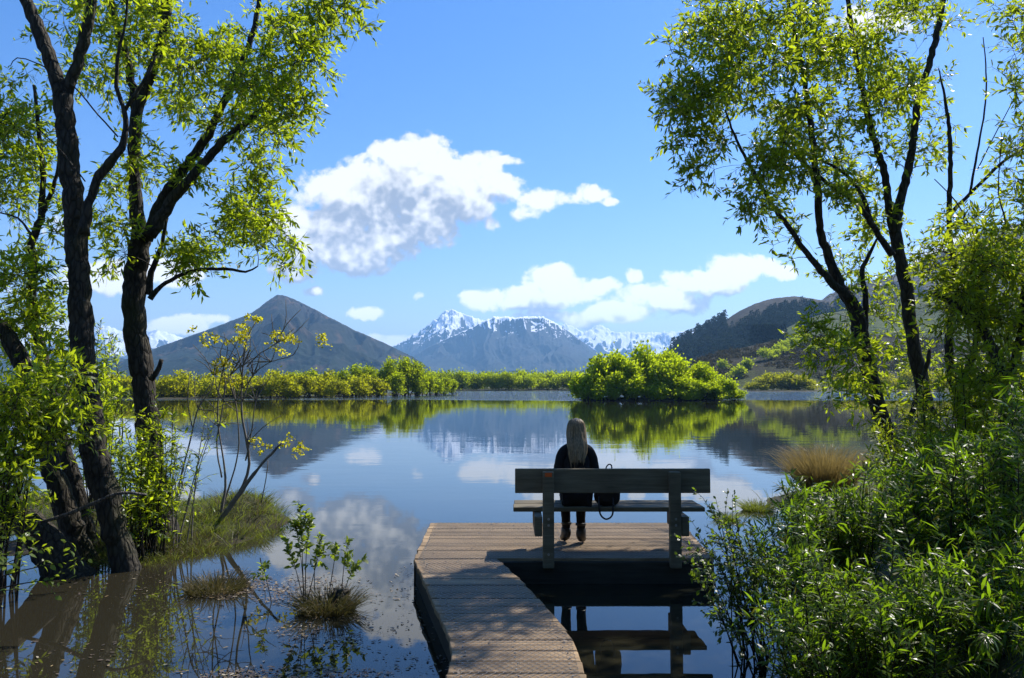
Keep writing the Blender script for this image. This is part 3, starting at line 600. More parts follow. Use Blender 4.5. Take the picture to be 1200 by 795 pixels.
# ------------------------------------------------------------------ near willows
class Tree:
    def __init__(s, name, label, base, cat='tree', group=None, bark=None, thick=1.0):
        s.t = thing(name, base, label, cat, group); s.trunk = MB(); s.crown = MB(); s.N = []; s.Rr = []; s.base = base; s.bark = bark or M_BARK; s.k = thick
    def limb(s, pts, Y, attach=True, sides=10, rough=.03, dY=None):
        """pts: (u, v, radius px[, depth shift])"""
        W, rad = [], []
        for k, p in enumerate(pts):
            yy = Y+(p[3] if len(p) > 3 else 0); W.append(P(p[0], p[1], yy)); rad.append(p[2]*s.k/F*yy)
        pp_, r_ = spline(W, rad, step=.07 if max(rad) > .03 else .1)
        pp_ = pp_+rng.normal(size=pp_.shape)*np.minimum(r_, .05)[:, None]*.16
        tube(s.trunk, pp_, r_, sides if max(rad) > .03 else 6, 0, rough)
        if attach: s.N += list(pp_[1:]); s.Rr += list(r_[1:])
    def grow(s, blobs, leaf=(.094, .024), ntw=5, nlf=9, tl=.26, mat=None, up=.25, sides=4, dens=1.0):
        T = []
        for (u, v, ru, rv, Y, dY, n) in blobs:
            m_ = int(n*dens); k_ = max(2, m_//7); a = rng.random(k_)*6.283; q = np.sqrt(rng.random(k_)); cu_, cv_, cY_ = u+ru*q*np.cos(a), v+rv*q*np.sin(a), Y+dY*rng.normal(size=k_)
            for _ in range(m_):
                i = rng.integers(k_); T.append(P(cu_[i]+rng.normal()*11, cv_[i]+rng.normal()*10, cY_[i]+rng.normal()*.13))
        T = np.array(T); N = np.array(s.N); Rd = list(s.Rr); Nn = list(s.N)
        def cost(Tt, p): d = np.linalg.norm(Tt-p, axis=1); return d+.6*np.maximum(0, p[2]-Tt[:, 2])
        md = np.full(len(T), 1e9); mi = np.zeros(len(T), int)
        for i, p in enumerate(Nn):
            c = cost(T, p)+(.35 if Rd[i] > .06 else 0); b = c < md; md[b] = c[b]; mi[b] = i
        done = np.zeros(len(T), bool); O, D, Nr = [], [], []
        def twig(p, d, L):
            dd = norm(d+rng.normal(size=3)*.15); q = p+dd*L*.5+rng.normal(size=3)*.02*L; e = p+dd*L+np.array([0, 0, -.12*L]); tube(s.crown, [p, q, e], [.0030, .0022, .0012], 3, 1, cap=False)
            k = max(3, int(nlf*(.7+.6*rng.random()))) if rng.random() > .16 else 2; t = rng.random(k)**.7; pos = np.where(t[:, None] < .5, p+(q-p)*t[:, None]*2, q+(e-q)*(t[:, None]*2-1))
            rd = randdir(k); rd -= dd*(rd@dd)[:, None]; O.append(pos); D.append(norm(dd*.75+norm(rd)*.75+np.array([0, 0, -.18]))); Nr.append(norm(randdir(k)*.8+np.array([0, 0, .7])))
        for _ in range(len(T)):
            i = int(np.argmin(np.where(done, 1e18, md))); done[i] = True; a = Nn[mi[i]]; e = T[i]; L = np.linalg.norm(e-a); ra = Rd[mi[i]]
            if L < .02: continue
            par = norm(a-Nn[mi[i]-1]) if mi[i] > 0 else np.array([0, 0, 1.])
            if np.linalg.norm(a-Nn[mi[i]-1]) > .5: par = np.array([0, 0, 1.])
            m = a+(e-a)*.5+par*L*.14+np.array([0, 0, .08*L])+rng.normal(size=3)*.06*L
            r0 = min(.65*ra, .0045+.011*min(L, 1.2)); ts = np.linspace(0, 1, max(4, int(L/.14)+2))[:, None]
            pt = (1-ts)**2*a+2*ts*(1-ts)*m+ts**2*e; rr = r0+(.003-r0)*ts[:, 0]
            tube(s.crown, pt, rr, sides if r0 < .012 else 5, 1, cap=False)
            new = pt[1:]; i0 = len(Nn); Nn += list(new); Rd += list(rr[1:])
            for j, p in enumerate(new):
                c = cost(T, p); b = c < md; md[b] = c[b]; mi[b] = i0+j
            dr = norm(e-m)
            for _k in range(ntw):
                pb_ = pt[-1] if _k < ntw*.5 else pt[rng.integers(max(1, len(pt)//2), len(pt))]
                twig(pb_, norm(dr*.7+randdir(1)[0]*.9+np.array([0, 0, up])), tl*(.6+.8*rng.random()))
        O, D, Nr = np.concatenate(O), np.concatenate(D), np.concatenate(Nr); n = len(O); L = leaf[0]*(.55+.7*rng.random(n))
        leaves(s.crown, O, D, Nr, L, leaf[1]*(.7+.6*rng.random(n))*L/leaf[0]*1.1, 0, .18)
        s.lm = mat
        return n
    def done(s):
        if s.trunk.v: s.trunk.build('trunk', s.bark, s.t, smooth=True)
        if s.crown.v: s.crown.build('crown', [getattr(s, 'lm', M_LEAF_L), M_TWIG], s.t)
nleaf = 0
# left: the two big willows
A = Tree('willow_tree', 'tall dark willow forking high, nearest the left edge of the water', G(140, 664), thick=0.74)
A.limb([(156, 690, 25), (149, 668, 21), (138, 632, 19.5), (128, 590, 19.5), (112, 540, 20), (103, 470, 18.5), (97, 400, 17.5), (93, 330, 16.5), (88, 260, 16), (80, 180, 15), (74, 112, 15)], 8.4, sides=16)
A.limb([(74, 116, 12.5), (62, 78, 11), (50, 45, 10.5), (35, 10, 10), (15, -60, 8), (0, -150, 5)], 8.4, sides=12)
A.limb([(74, 118, 9), (88, 82, 9), (98, 50, 8.5), (108, 0, 8), (115, -80, 6), (128, -170, 3)], 8.4, sides=12)
A.limb([(97, 275, 9), (104, 240, 7.5), (114, 212, 6.5), (128, 192, 6.5), (142, 174, 5.5), (148, 150, 5), (144, 124, 4), (137, 102, 3), (139, 60, 2.5), (148, 20, 2), (150, -40, 1.2)], 8.2, sides=10, rough=.1)
A.limb([(146, 130, 3), (160, 108, 2.6), (172, 90, 2.4), (183, 66, 2)], 8.2)
A.limb([(138, 160, 1.5), (115, 135, 1.3), (85, 100, 1.2), (45, 75, 1), (20, 68, .8), (12, 78, .6)], 8.0, False)
A.limb([(100, 213, 1.2), (70, 175, 1), (45, 152, .8)], 8.1, False)
nleaf += A.grow([(36, 110, 46, 50, 9.5, .4, 46), (18, 200, 40, 60, 9.5, .4, 40), (70, 40, 60, 44, 9.6, .4, 34), (112, 120, 34, 56, 9.7, .4, 26), (140, 30, 45, 45, 9.5, .4, 40), (60, -70, 120, 70, 9.0, 1, 60)], mat=M_LEAF_L, dens=.85)
A.done()
B = Tree('willow_tree', 'leaning dark willow with long limbs reaching right over the water', G(180, 622), thick=0.84)
B.limb([(196, 640, 24), (186, 600, 19), (180, 560, 17), (173, 490, 15.5), (165, 430, 15.5), (158, 380, 15.5), (158, 330, 14.5), (166, 275, 14)], 9.6, sides=14)
B.limb([(165, 280, 10.5), (160, 240, 9), (158, 200, 8.5), (160, 140, 8), (176, 88, 7), (190, 50, 6.8), (195, 10, 6.5), (197, -70, 5), (200, -150, 3)], 9.6, sides=10)
B.limb([(160, 150, 6), (156, 110, 5.5), (150, 75, 5.5), (140, 40, 5), (126, -10, 4.5), (110, -90, 3)], 9.7, sides=10)
B.limb([(172, 282, 9), (188, 238, 7.5), (212, 203, 7), (240, 163, 6), (265, 115, 5.2), (283, 75, 4.6), (298, 30, 3.8), (312, -40, 2.5)], 9.5, sides=10)
B.limb([(176, 276, 9), (203, 234, 7.4), (232, 199, 6.4), (264, 163, 5.6), (302, 133, 4.4), (335, 95, 3.2), (370, 45, 2.3), (402, 5, 1.8), (420, -20, 1.2)], 9.3, sides=10)
B.limb([(175, 350, 4), (190, 335, 3), (222, 319, 2.6), (262, 315, 2.2), (288, 319, 1.6), (302, 312, 1)], 9.3)
B.limb([(178, 445, 4), (186, 432, 3.4), (190, 422, 3)], 9.4, False)
B.limb([(174, 345, 5), (178, 320, 4), (188, 290, 3), (196, 255, 2.4)], 9.5)
nleaf += B.grow([(225, 60, 70, 60, 9.9, .8, 120), (250, 130, 55, 45, 9.9, .6, 80), (310, 60, 50, 50, 9.2, .6, 70), (375, 30, 40, 34, 9.2, .4, 46), (320, 120, 42, 36, 9.2, .5, 50), (405, 8, 22, 24, 9.2, .3, 16), (318, 165, 30, 14, 9.2, .4, 16),
                 (265, 250, 55, 24, 9.5, .5, 56), (310, 255, 28, 34, 9.2, .4, 30), (325, 290, 14, 24, 9.2, .3, 14), (225, 285, 50, 26, 9.9, .6, 40), (150, 240, 34, 60, 9.8, .7, 34), (185, 200, 40, 40, 9.6, .6, 34), (240, -60, 120, 50, 9.5, .9, 70), (130, 300, 26, 20, 9.6, .5, 12), (285, 200, 30, 20, 9.5, .4, 14)], mat=M_LEAF_L, dens=.85)
B.done()
C = Tree('willow_tree', 'slim bent willow at the far left edge with thin upright stem', G(102, 655), thick=0.8)
C.limb([(116, 668, 18), (108, 650, 15), (88, 570, 11), (70, 505, 9.5), (55, 440, 8.5), (45, 400, 7.5), (38, 340, 6), (39, 285, 5.6), (48, 250, 5), (50, 205, 4), (45, 150, 3), (40, 100, 2)], 9.4, sides=10)
C.limb([(42, 268, 4), (58, 232, 3.2), (66, 205, 2.6), (74, 170, 1.8)], 9.4)
C.limb([(40, 285, 2.2), (28, 262, 1.6), (12, 252, 1.2), (-15, 248, 1)], 9.4)
nleaf += C.grow([(35, 250, 36, 60, 9.6, .6, 40), (20, 330, 30, 40, 9.4, .6, 44), (15, 385, 34, 36, 9.2, .6, 60), (60, 300, 26, 50, 9.8, .6, 22), (60, 390, 26, 40, 9.4, .5, 26), (5, 170, 30, 50, 9.6, .6, 30)], mat=M_LEAF_L, dens=.75)
C.done()
D_ = Tree('willow_tree', 'thick dark willow leaning out of frame at bottom left', G(70, 668), thick=0.8)
D_.limb([(92, 690, 34), (74, 668, 28), (48, 630, 22), (20, 600, 19), (-30, 560, 17), (-120, 470, 15), (-165, 330, 11), (-175, 190, 7), (-160, 70, 4), (-150, -30, 1.2)], 8.2, sides=14)
D_.limb([(106, 672, 20), (92, 640, 17), (74, 590, 15), (52, 520, 13), (40, 470, 12.5), (20, 415, 12), (-10, 370, 10), (-60, 300, 8), (-90, 180, 6), (-100, 60, 3.2), (-95, -40, 1)], 8.9, sides=12)
nleaf += D_.grow([(30, 470, 56, 34, 7.4, .5, 56), (66, 488, 40, 26, 7.2, .4, 30), (10, 535, 34, 34, 7.0, .4, 30), (-80, 350, 70, 100, 8.4, .8, 50), (-120, 120, 70, 130, 8.4, .8, 70), (85, 455, 30, 22, 7.4, .3, 20)], mat=M_LEAF_L, leaf=(.085, .02), ntw=4)
D_.done()
o = MB(); W, rd = zip(*[(P(u, v, y_), r/F*y_) for u, v, r, y_ in ((-60, 600, 8, 7.4), (0, 555, 8, 7.5), (40, 528, 7.5, 7.7), (64, 506, 7, 7.8), (86, 486, 6, 8.0))]); pp_, r_ = spline(W, rd, step=.06); tube(o, pp_, r_, 10, 0, .05)
tag(o.build('dead_branch', M_DEAD, smooth=True), 'grey bare broken branch leaning across the left trunks', 'branch')
o = MB(); W, rd = zip(*[(P(u, v, y_), r/F*y_) for u, v, r, y_ in ((34, 615, 2, 7.9), (70, 606, 2.3, 7.9), (110, 590, 2.3, 7.9), (140, 578, 2, 7.9), (172, 580, 1.4, 8.0))]); pp_, r_ = spline(W, rd, step=.05); tube(o, pp_, r_, 6, 0, .05)
tag(o.build('dead_branch', M_DEAD, smooth=True), 'thin pale stick lying across the tall willow trunk near its base', 'branch')

# ------------------------------------------------------------------ leafy shoots and shrubs
def shrub(name, label, stems, leaf, mat, cat='shrub', dens=60, side=5, sl=.35, r0=.008, droop=.1, lowest=.25, quad=False, wood=None, group=None, upl=.35):
    """stems: (base xyz, tip xyz)"""
    bs = np.array([s[0] for s in stems]); t = thing(name, bs.mean(0), label, cat, group); st, lf = MB(), MB(); O, D, N = [], [], []
    def along(a, m, e, k, lo):
        tt = lo+(1-lo)*rng.random(k); tt = tt[:, None]; pos = (1-tt)**2*a+2*tt*(1-tt)*m+tt**2*e; tg = norm(2*(1-tt)*(m-a)+2*tt*(e-m)); rd = randdir(k); rd -= tg*np.sum(rd*tg, 1)[:, None]
        O.append(pos); D.append(norm(tg*upl*2+norm(rd)*.8+np.array([0, 0, -.1]))); N.append(norm(randdir(k)*.6+np.array([0, 0, .8])))
    for b, e in stems:
        b, e = np.asarray(b, float), np.asarray(e, float); L = np.linalg.norm(e-b); m = (b+e)/2+np.array([0, 0, .16*L])+rng.normal(size=3)*.06*L; ts = np.linspace(0, 1, 8)[:, None]
        pt = (1-ts)**2*b+2*ts*(1-ts)*m+ts**2*e; tube(st, pt, r0*(1-.8*ts[:, 0])*(.6+.4*L), 5, cap=False)
        along(b, m, e, int(dens*L), lowest)
        for _ in range(int(side*L)):
            q = lowest+(1-lowest)*rng.random()*.92; p0 = (1-q)**2*b+2*q*(1-q)*m+q*q*e; dr = norm(norm(e-b)*.7+randdir(1)[0]*.8); l2 = sl*(.5+.8*rng.random())*(1.15-q*.6); e2 = p0+dr*l2; m2 = (p0+e2)/2+np.array([0, 0, .1*l2])
            tube(st, [p0, m2, e2], [r0*.35, r0*.28, r0*.12], 4, cap=False); along(p0, m2, e2, max(3, int(dens*l2*1.15)), .15)
    O, D, N = np.concatenate(O), np.concatenate(D), np.concatenate(N); n = len(O); L = leaf[0]*(.35+1.05*rng.random(n)**1.3)
    leaves(lf, O, D, N, L, leaf[1]*L/leaf[0]*(.75+.5*rng.random(n)), 0, .22)
    st.build('stem', wood or M_TWIG, t, smooth=True); lf.build('foliage', mat, t); return n
def hb(x, y): return float(ground_h(np.array([x]), np.array([y]))[0])
def stems_px(regions, lean=.25, centre=None):
    """regions: (u, v, ru, rv, Y, dY, n): the tips; feet below them on the ground, drawn towards the centre"""
    out = []
    for (u, v, ru, rv, Y, dY, n) in regions:
        for _ in range(n):
            a = rng.random()*6.283; q = math.sqrt(rng.random()); tp = P(u+ru*q*math.cos(a), v+rv*q*math.sin(a), Y+dY*rng.normal())
            c = np.array(centre) if centre is not None else tp[:2]
            bx, by = tp[:2]+(c-tp[:2])*(lean+.3*rng.random())+rng.normal(size=2)*.08; zz = max(hb(bx, by), -.15)
            if zz > tp[2]-.15: continue
            out.append(((bx, by, zz-.03), tp))
    return out
# left low growth
nleaf += shrub('willow_shoot', 'fresh leafy shoots standing behind the tall forked trunk', stems_px([(120, 400, 16, 30, 10.5, .3, 7), (128, 450, 22, 30, 10.4, .3, 9), (110, 500, 24, 30, 10.4, .3, 8)], .2, P(125, 600, 10.4)[:2]), (.085, .02), M_LEAF_L, dens=48, side=4, sl=.4)
nleaf += shrub('willow_shoot', 'dense leafy shoots sprouting round the base of the leaning willow', stems_px([(160, 510, 34, 34, 9.0, .3, 16), (165, 560, 36, 30, 8.8, .3, 16), (190, 480, 16, 26, 9.2, .2, 6), (150, 600, 30, 20, 8.8, .2, 10), (205, 540, 14, 30, 9.2, .2, 5)], .35, P(172, 640, 9.0)[:2]), (.075, .02), M_LEAF_L, dens=36, side=5, sl=.36)
nleaf += shrub('willow_shoot', 'sparse grey stemmed willow shoots leaning right at the grassy bank', stems_px([(232, 500, 26, 30, 9.6, .3, 4), (222, 540, 20, 24, 9.5, .3, 5), (250, 480, 8, 20, 9.6, .2, 2)], .5, P(190, 615, 9.5)[:2]), (.075, .02), M_LEAF_L, dens=14, side=4, sl=.3, wood=M_GREYTWIG)
nleaf += shrub('willow_shoot', 'low bright twig of new leaves over the water at bottom left', [(P(-60, 700, 6.0), P(105, 655, 6.3)), (P(-50, 690, 6.1), P(60, 640, 6.3)), (P(-60, 700, 6.0), P(40, 690, 6.2)), (P(-60, 690, 6.0), P(20, 660, 6.0)), (P(0, 690, 6.1), P(85, 680, 6.2)), (P(-40, 690, 6.1), P(45, 625, 6.4))], (.055, .026), M_LEAF_N, dens=34, side=6, sl=.22, lowest=.35)
nleaf += shrub('willow_shoot', 'thick leafy growth filling the left edge between the trunks', stems_px([(25, 445, 40, 18, 7.4, .3, 9), (40, 480, 46, 24, 7.2, .3, 9), (5, 520, 30, 30, 7.0, .3, 7)], .3, P(-40, 640, 7.6)[:2]), (.08, .019), M_LEAF_L, dens=34, side=4, sl=.4)
# right thicket
c1 = (3.2, 6.0)
nleaf += shrub('airy_shrub', 'thin airy small leaved shrub leaning over the deck corner', stems_px([(838, 605, 22, 26, 5.6, .2, 4), (855, 640, 36, 36, 5.4, .3, 8), (818, 690, 16, 36, 5.3, .2, 4), (860, 572, 4, 6, 5.6, .1, 1), (885, 650, 36, 36, 5.4, .3, 8), (815, 640, 8, 20, 5.4, .2, 2)], .55, G(900, 770)[:2]), (.032, .017), M_LEAF_D, dens=62, side=7, sl=.3, r0=.006)
nleaf += shrub('willow_shrub', 'leafy green willow shrub in front of the tan tussock', stems_px([(950, 570, 40, 24, 6.2, .3, 13), (985, 600, 44, 34, 6.0, .3, 16), (935, 610, 34, 40, 5.8, .3, 16), (915, 650, 34, 36, 5.6, .3, 14), (1010, 570, 30, 30, 6.2, .3, 9)], .3, G(985, 720)[:2]), (.088, .0135), M_LEAF_S, dens=60, side=6, sl=.36)
nleaf += shrub('willow_shrub', 'dense glossy willow shrub filling the lower right foreground', stems_px([(960, 680, 60, 36, 4.9, .3, 22), (1030, 690, 60, 46, 4.8, .3, 26), (1000, 740, 80, 36, 4.5, .25, 22), (920, 730, 40, 40, 4.7, .25, 14), (1090, 720, 60, 50, 4.6, .3, 24)], .3, (2.1, 4.3)), (.066, .0115), M_LEAF_S, dens=78, side=7, sl=.28)
nleaf += shrub('willow_shrub', 'tall shaded willow shrub at the right edge of the frame', stems_px([(1110, 540, 50, 46, 6.4, .4, 22), (1160, 560, 50, 60, 6.0, .4, 26), (1080, 600, 50, 50, 6.0, .3, 24), (1150, 640, 60, 50, 5.6, .4, 28), (1190, 480, 30, 60, 6.2, .4, 16), (1060, 550, 30, 30, 6.6, .3, 10), (1210, 700, 60, 80, 5.2, .4, 20), (1170, 740, 50, 50, 4.6, .25, 26), (1120, 690, 50, 40, 4.9, .3, 16)], .25, (3.6, 5.8)), (.09, .014), M_LEAF_S, dens=52, side=6, sl=.4)
nleaf += shrub('willow_shrub', 'leafy willow regrowth round the feet of the right hand trees', stems_px([(1060, 500, 40, 30, 9.0, .5, 18), (1110, 480, 46, 40, 9.0, .5, 22), (1150, 440, 40, 40, 9.0, .5, 20), (1040, 540, 34, 24, 8.6, .4, 14), (1100, 540, 50, 30, 8.4, .5, 20), (1180, 520, 40, 60, 8.2, .5, 20)], .3, P(1110, 620, 9)[:2]), (.09, .019), M_LEAF_R, dens=40, side=4, sl=.42)
# right trees
E_ = Tree('willow_tree', 'two stemmed willow on the right bank with the leftmost leaning trunk', G(1090, 590), thick=0.7)
E_.limb([(1095, 620, 16), (1085, 575, 15), (1060, 545, 13.5), (1036, 500, 13), (1022, 450, 12.5), (1010, 400, 12.5), (1002, 365, 12), (985, 335, 9), (972, 305, 7.5), (962, 270, 6.5), (958, 220, 6), (950, 150, 5), (940, 80, 4), (925, 10, 3), (915, -60, 2)], 10.2, sides=12)
E_.limb([(996, 352, 8.5), (972, 328, 6), (950, 303, 5), (930, 275, 4.5), (905, 240, 4), (885, 205, 3), (866, 170, 2.3), (850, 130, 1.6)], 9.9)
E_.limb([(1012, 410, 6), (1014, 350, 5), (1010, 320, 4), (1018, 300, 3), (1028, 280, 2)], 10.3)
E_.limb([(1050, 530, 5), (1070, 480, 4.5), (1082, 445, 4), (1090, 410, 3)], 10.3)
nleaf += E_.grow([(830, 60, 40, 60, 9.8, .7, 66), (870, 110, 50, 60, 9.8, .7, 110), (810, 130, 36, 36, 9.6, .5, 40), (788, 128, 20, 22, 9.6, .3, 12), (835, 170, 36, 30, 9.7, .5, 40), (880, 30, 60, 40, 10, .8, 80), (930, 60, 44, 60, 10.2, .7, 80), (915, 140, 40, 50, 10, .7, 70), (880, 190, 40, 26, 9.9, .5, 40), (812, 205, 14, 16, 9.7, .3, 8), (895, 250, 24, 40, 9.9, .5, 28), (945, 240, 30, 50, 10, .5, 26), (985, 400, 26, 40, 9.9, .4, 24), (1000, 440, 40, 30, 9.8, .4, 26), (870, -50, 90, 50, 10, 1, 70), (980, 460, 20, 16, 9.7, .3, 10)], mat=M_LEAF_R, leaf=(.09, .0245), tl=.24, dens=.72)
E_.done()
Fy = Tree('willow_tree', 'tall straight willow on the right bank reaching the top of the frame', G(1100, 575), thick=0.68)
Fy.limb([(1110, 620, 16), (1100, 540, 13), (1090, 490, 12.5), (1078, 440, 11.5), (1070, 400, 11), (1062, 340, 10.5), (1052, 290, 10), (1050, 262, 9), (1058, 225, 7.5), (1068, 180, 6.5), (1076, 120, 6), (1090, 70, 5.5), (1104, 10, 5), (1112, -70, 3.5)], 10.8, sides=12)
Fy.limb([(1048, 275, 8), (1042, 240, 6.6), (1036, 200, 6), (1020, 150, 5.5), (1010, 100, 5), (1000, 50, 4.5), (994, 0, 4), (985, -70, 3)], 10.8, sides=10)
Fy.limb([(1046, 300, 6), (1020, 260, 5), (1000, 235, 4.4), (970, 215, 3.6), (940, 190, 3), (915, 160, 2.2)], 10.5)
Fy.limb([(1022, 262, 4), (1008, 225, 3.4), (985, 200, 2.8), (960, 188, 2)], 10.6)
nleaf += Fy.grow([(960, 60, 40, 60, 10.6, .8, 80), (1000, 110, 44, 60, 10.8, .8, 80), (1030, 40, 40, 50, 10.8, .8, 60), (1060, 130, 40, 60, 11, .7, 64), (1090, 40, 34, 40, 11, .7, 30), (1000, 190, 50, 40, 10.6, .7, 60), (955, 160, 40, 50, 10.4, .7, 60), (1040, 220, 40, 40, 10.8, .6, 44), (1085, 200, 22, 50, 11.3, .4, 18), (1020, 300, 40, 40, 11.4, .4, 30), (1060, 340, 40, 40, 11.6, .4, 36), (1000, 345, 24, 26, 10.4, .5, 12), (1040, 400, 36, 40, 11.5, .3, 30), (1040, 455, 36, 30, 11.4, .3, 24), (1020, -50, 100, 50, 10.8, 1, 70), (1110, 120, 18, 26, 11, .5, 10)], mat=M_LEAF_R, leaf=(.09, .0245), tl=.25, dens=.72)
Fy.done()
H_ = Tree('willow_tree', 'bushy willow at the right edge with bare forked top twigs', G(1150, 575), thick=0.72)
H_.limb([(1150, 600, 14), (1130, 500, 8), (1115, 440, 7), (1112, 400, 6), (1118, 330, 5), (1112, 260, 4), (1114, 180, 3.5), (1108, 120, 2.4), (1100, 80, .8)], 9.6)
H_.limb([(1113, 252, 3.6), (1132, 232, 3.2), (1150, 215, 2.8), (1175, 190, 2.4), (1200, 174, 2.2), (1240, 150, 1.5)], 9.6)
H_.limb([(1137, 226, 2), (1145, 180, 1.7), (1155, 120, 1.3), (1155, 75, 1), (1152, 44, .7)], 9.6)
H_.limb([(1145, 200, 1), (1165, 160, .8), (1190, 110, .6), (1186, 90, .5)], 9.6)
H_.limb([(1190, 600, 18), (1185, 520, 14), (1178, 460, 11), (1168, 420, 9), (1150, 385, 7), (1125, 360, 5), (1095, 345, 3.5)], 8.6, sides=10)
H_.limb([(1180, 470, 8), (1195, 400, 7), (1205, 320, 6), (1230, 220, 5), (1240, 80, 4), (1290, -60, 3)], 8.8)
H_.limb([(1235, 200, 4), (1290, 120, 3.4), (1370, 20, 2.4)], 8.7)
H_.limb([(1140, 560, 7), (1125, 480, 6.5), (1125, 450, 6), (1140, 420, 5), (1146, 380, 4), (1150, 320, 3), (1145, 270, 2)], 9.2)
H_.limb([(1150, 290, 2), (1135, 262, 1.4), (1120, 236, 1), (1095, 210, .7)], 9.2, False)
H_.limb([(1165, 300, 2), (1178, 262, 1.5), (1170, 225, 1), (1174, 160, .8)], 9.0, False)
nleaf += H_.grow([(1120, 310, 36, 34, 9.2, .5, 40), (1150, 330, 44, 44, 8.9, .6, 80), (1180, 300, 34, 34, 8.9, .6, 60), (1130, 380, 30, 40, 9, .4, 36), (1165, 400, 40, 44, 8.8, .6, 56), (1140, 450, 34, 30, 8.8, .4, 30), (1195, 420, 30, 60, 8.6, .5, 50), (1195, 210, 20, 40, 9, .5, 30), (1190, 25, 24, 30, 9.2, .5, 24), (1120, 250, 26, 24, 9.4, .4, 14), (1230, 120, 40, 100, 9, .7, 50), (1090, 280, 26, 30, 9.6, .5, 20), (1260, 320, 60, 90, 8.8, .7, 50), (1300, 50, 60, 120, 8.7, .8, 70)], mat=M_LEAF_R, leaf=(.09, .022), tl=.26, dens=.85)  # last clump, out of frame, is added to shade the lower right shrubs
H_.done()
# bare shrub with yellow buds on the hummock
S = Tree('bare_shrub', 'small bare grey shrub with yellow buds on the grassy hummock', G(262, 606), 'shrub', bark=M_GREYTWIG)
Y_ = 10.6
S.limb([(a_, b_, c_*.62) for a_, b_, c_ in [(256, 612, 4.6), (268, 596, 4.4), (284, 574, 4), (302, 550, 3), (318, 532, 2.2), (330, 519, 1.8)]], Y_-.1, rough=.1)
S.limb([(a_, b_, c_*.62) for a_, b_, c_ in [(258, 606, 3), (264, 570, 2.2), (262, 540, 1.7), (256, 500, 1.5), (256, 460, 1.2), (262, 430, .9)]], Y_)
S.limb([(a_, b_, c_*.62) for a_, b_, c_ in [(280, 580, 3.6), (290, 556, 3), (291, 530, 2.4), (284, 490, 2), (283, 455, 1.6), (286, 420, 1.3), (290, 395, 1), (300, 378, .8)]], Y_)
S.limb([(a_, b_, c_*.62) for a_, b_, c_ in [(289, 430, 1.3), (304, 415, 1.1), (325, 402, .9), (345, 385, .7)]], Y_)
S.limb([(a_, b_, c_*.62) for a_, b_, c_ in [(258, 600, 2), (272, 560, 1.5), (280, 520, 1.3), (276, 470, 1.2), (270, 440, 1)]], Y_+.1)
S.limb([(a_, b_, c_*.62) for a_, b_, c_ in [(284, 470, 1.4), (296, 440, 1.1), (318, 424, .9), (344, 416, .8), (352, 398, .6)]], Y_)
S.limb([(a_, b_, c_*.62) for a_, b_, c_ in [(288, 540, 1.5), (296, 500, 1.2), (300, 470, 1), (318, 440, .8)]], Y_)
S.limb([(a_, b_, c_*.62) for a_, b_, c_ in [(260, 560, 1.6), (254, 520, 1.3), (262, 470, 1.1), (262, 430, .8), (248, 405, .6), (232, 394, .6)]], Y_)
S.limb([(a_, b_, c_*.62) for a_, b_, c_ in [(283, 440, 1), (278, 410, .9), (262, 395, .7), (240, 392, .5)]], Y_)
S.limb([(a_, b_, c_*.62) for a_, b_, c_ in [(205, 600, 2.2), (212, 560, 1.8), (222, 520, 1.5), (232, 480, 1.3), (248, 455, .8), (252, 430, .6)]], Y_-.4)
S.limb([(a_, b_, c_*.62) for a_, b_, c_ in [(225, 500, 1.1), (220, 470, .9), (222, 440, .7)]], Y_-.4)
S.limb([(a_, b_, c_*.62) for a_, b_, c_ in [(306, 590, 1), (312, 560, .9), (314, 540, .7)]], Y_, False)
def twigs(u, v, L, n, Y):
    for _ in range(n):
        a = -1.57+rng.normal()*.8; l = L*(.5+rng.random()); b = a+rng.normal()*.4
        S.limb([(u, v, .6), (u+l*.5*math.cos(a), v+l*.5*math.sin(a), .45), (u+l*.5*math.cos(a)+l*.5*math.cos(b), v+l*.5*math.sin(a)+l*.5*math.sin(b), .3)], Y, False)
for u, v in ((285, 455), (276, 470), (262, 470), (256, 500), (296, 440), (300, 470), (290, 520), (262, 430), (318, 424), (250, 440), (232, 480), (284, 430), (270, 440), (325, 402)): twigs(u, v, 36, 5, Y_)
cl = MB(); O, D = [], []
for u, v, n in ((250, 396, 7), (241, 401, 5), (262, 420, 5), (270, 402, 6), (284, 385, 8), (288, 394, 9), (281, 402, 7), (303, 376, 5), (297, 372, 5), (328, 394, 9), (334, 398, 7), (346, 401, 5), (318, 406, 4), (376, 400, 6), (384, 398, 5), (232, 386, 3), (270, 430, 6), (262, 445, 5), (254, 428, 5), (300, 518, 6), (306, 525, 5), (338, 516, 6), (347, 530, 6), (355, 522, 3), (256, 436, 5), (274, 448, 5), (283, 442, 4), (330, 412, 4), (214, 470, 0)):
    for _ in range(n):
        c = P(u+rng.normal()*4, v+rng.normal()*3.6, Y_+rng.normal()*.05); k = 9; O.append(np.repeat(c[None], k, 0)+rng.normal(size=(k, 3))*.018); D.append(randdir(k)+np.array([0, 0, .3]))
O, D = np.concatenate(O), np.concatenate(D); n = len(O); leaves(S.crown, O, D, randdir(n), .044*(.6+.6*rng.random(n)), .026*np.ones(n), 0, .1); S.lm = M_LEAF_Y; S.done()
for (u0, v0, u1, v1) in (): pass
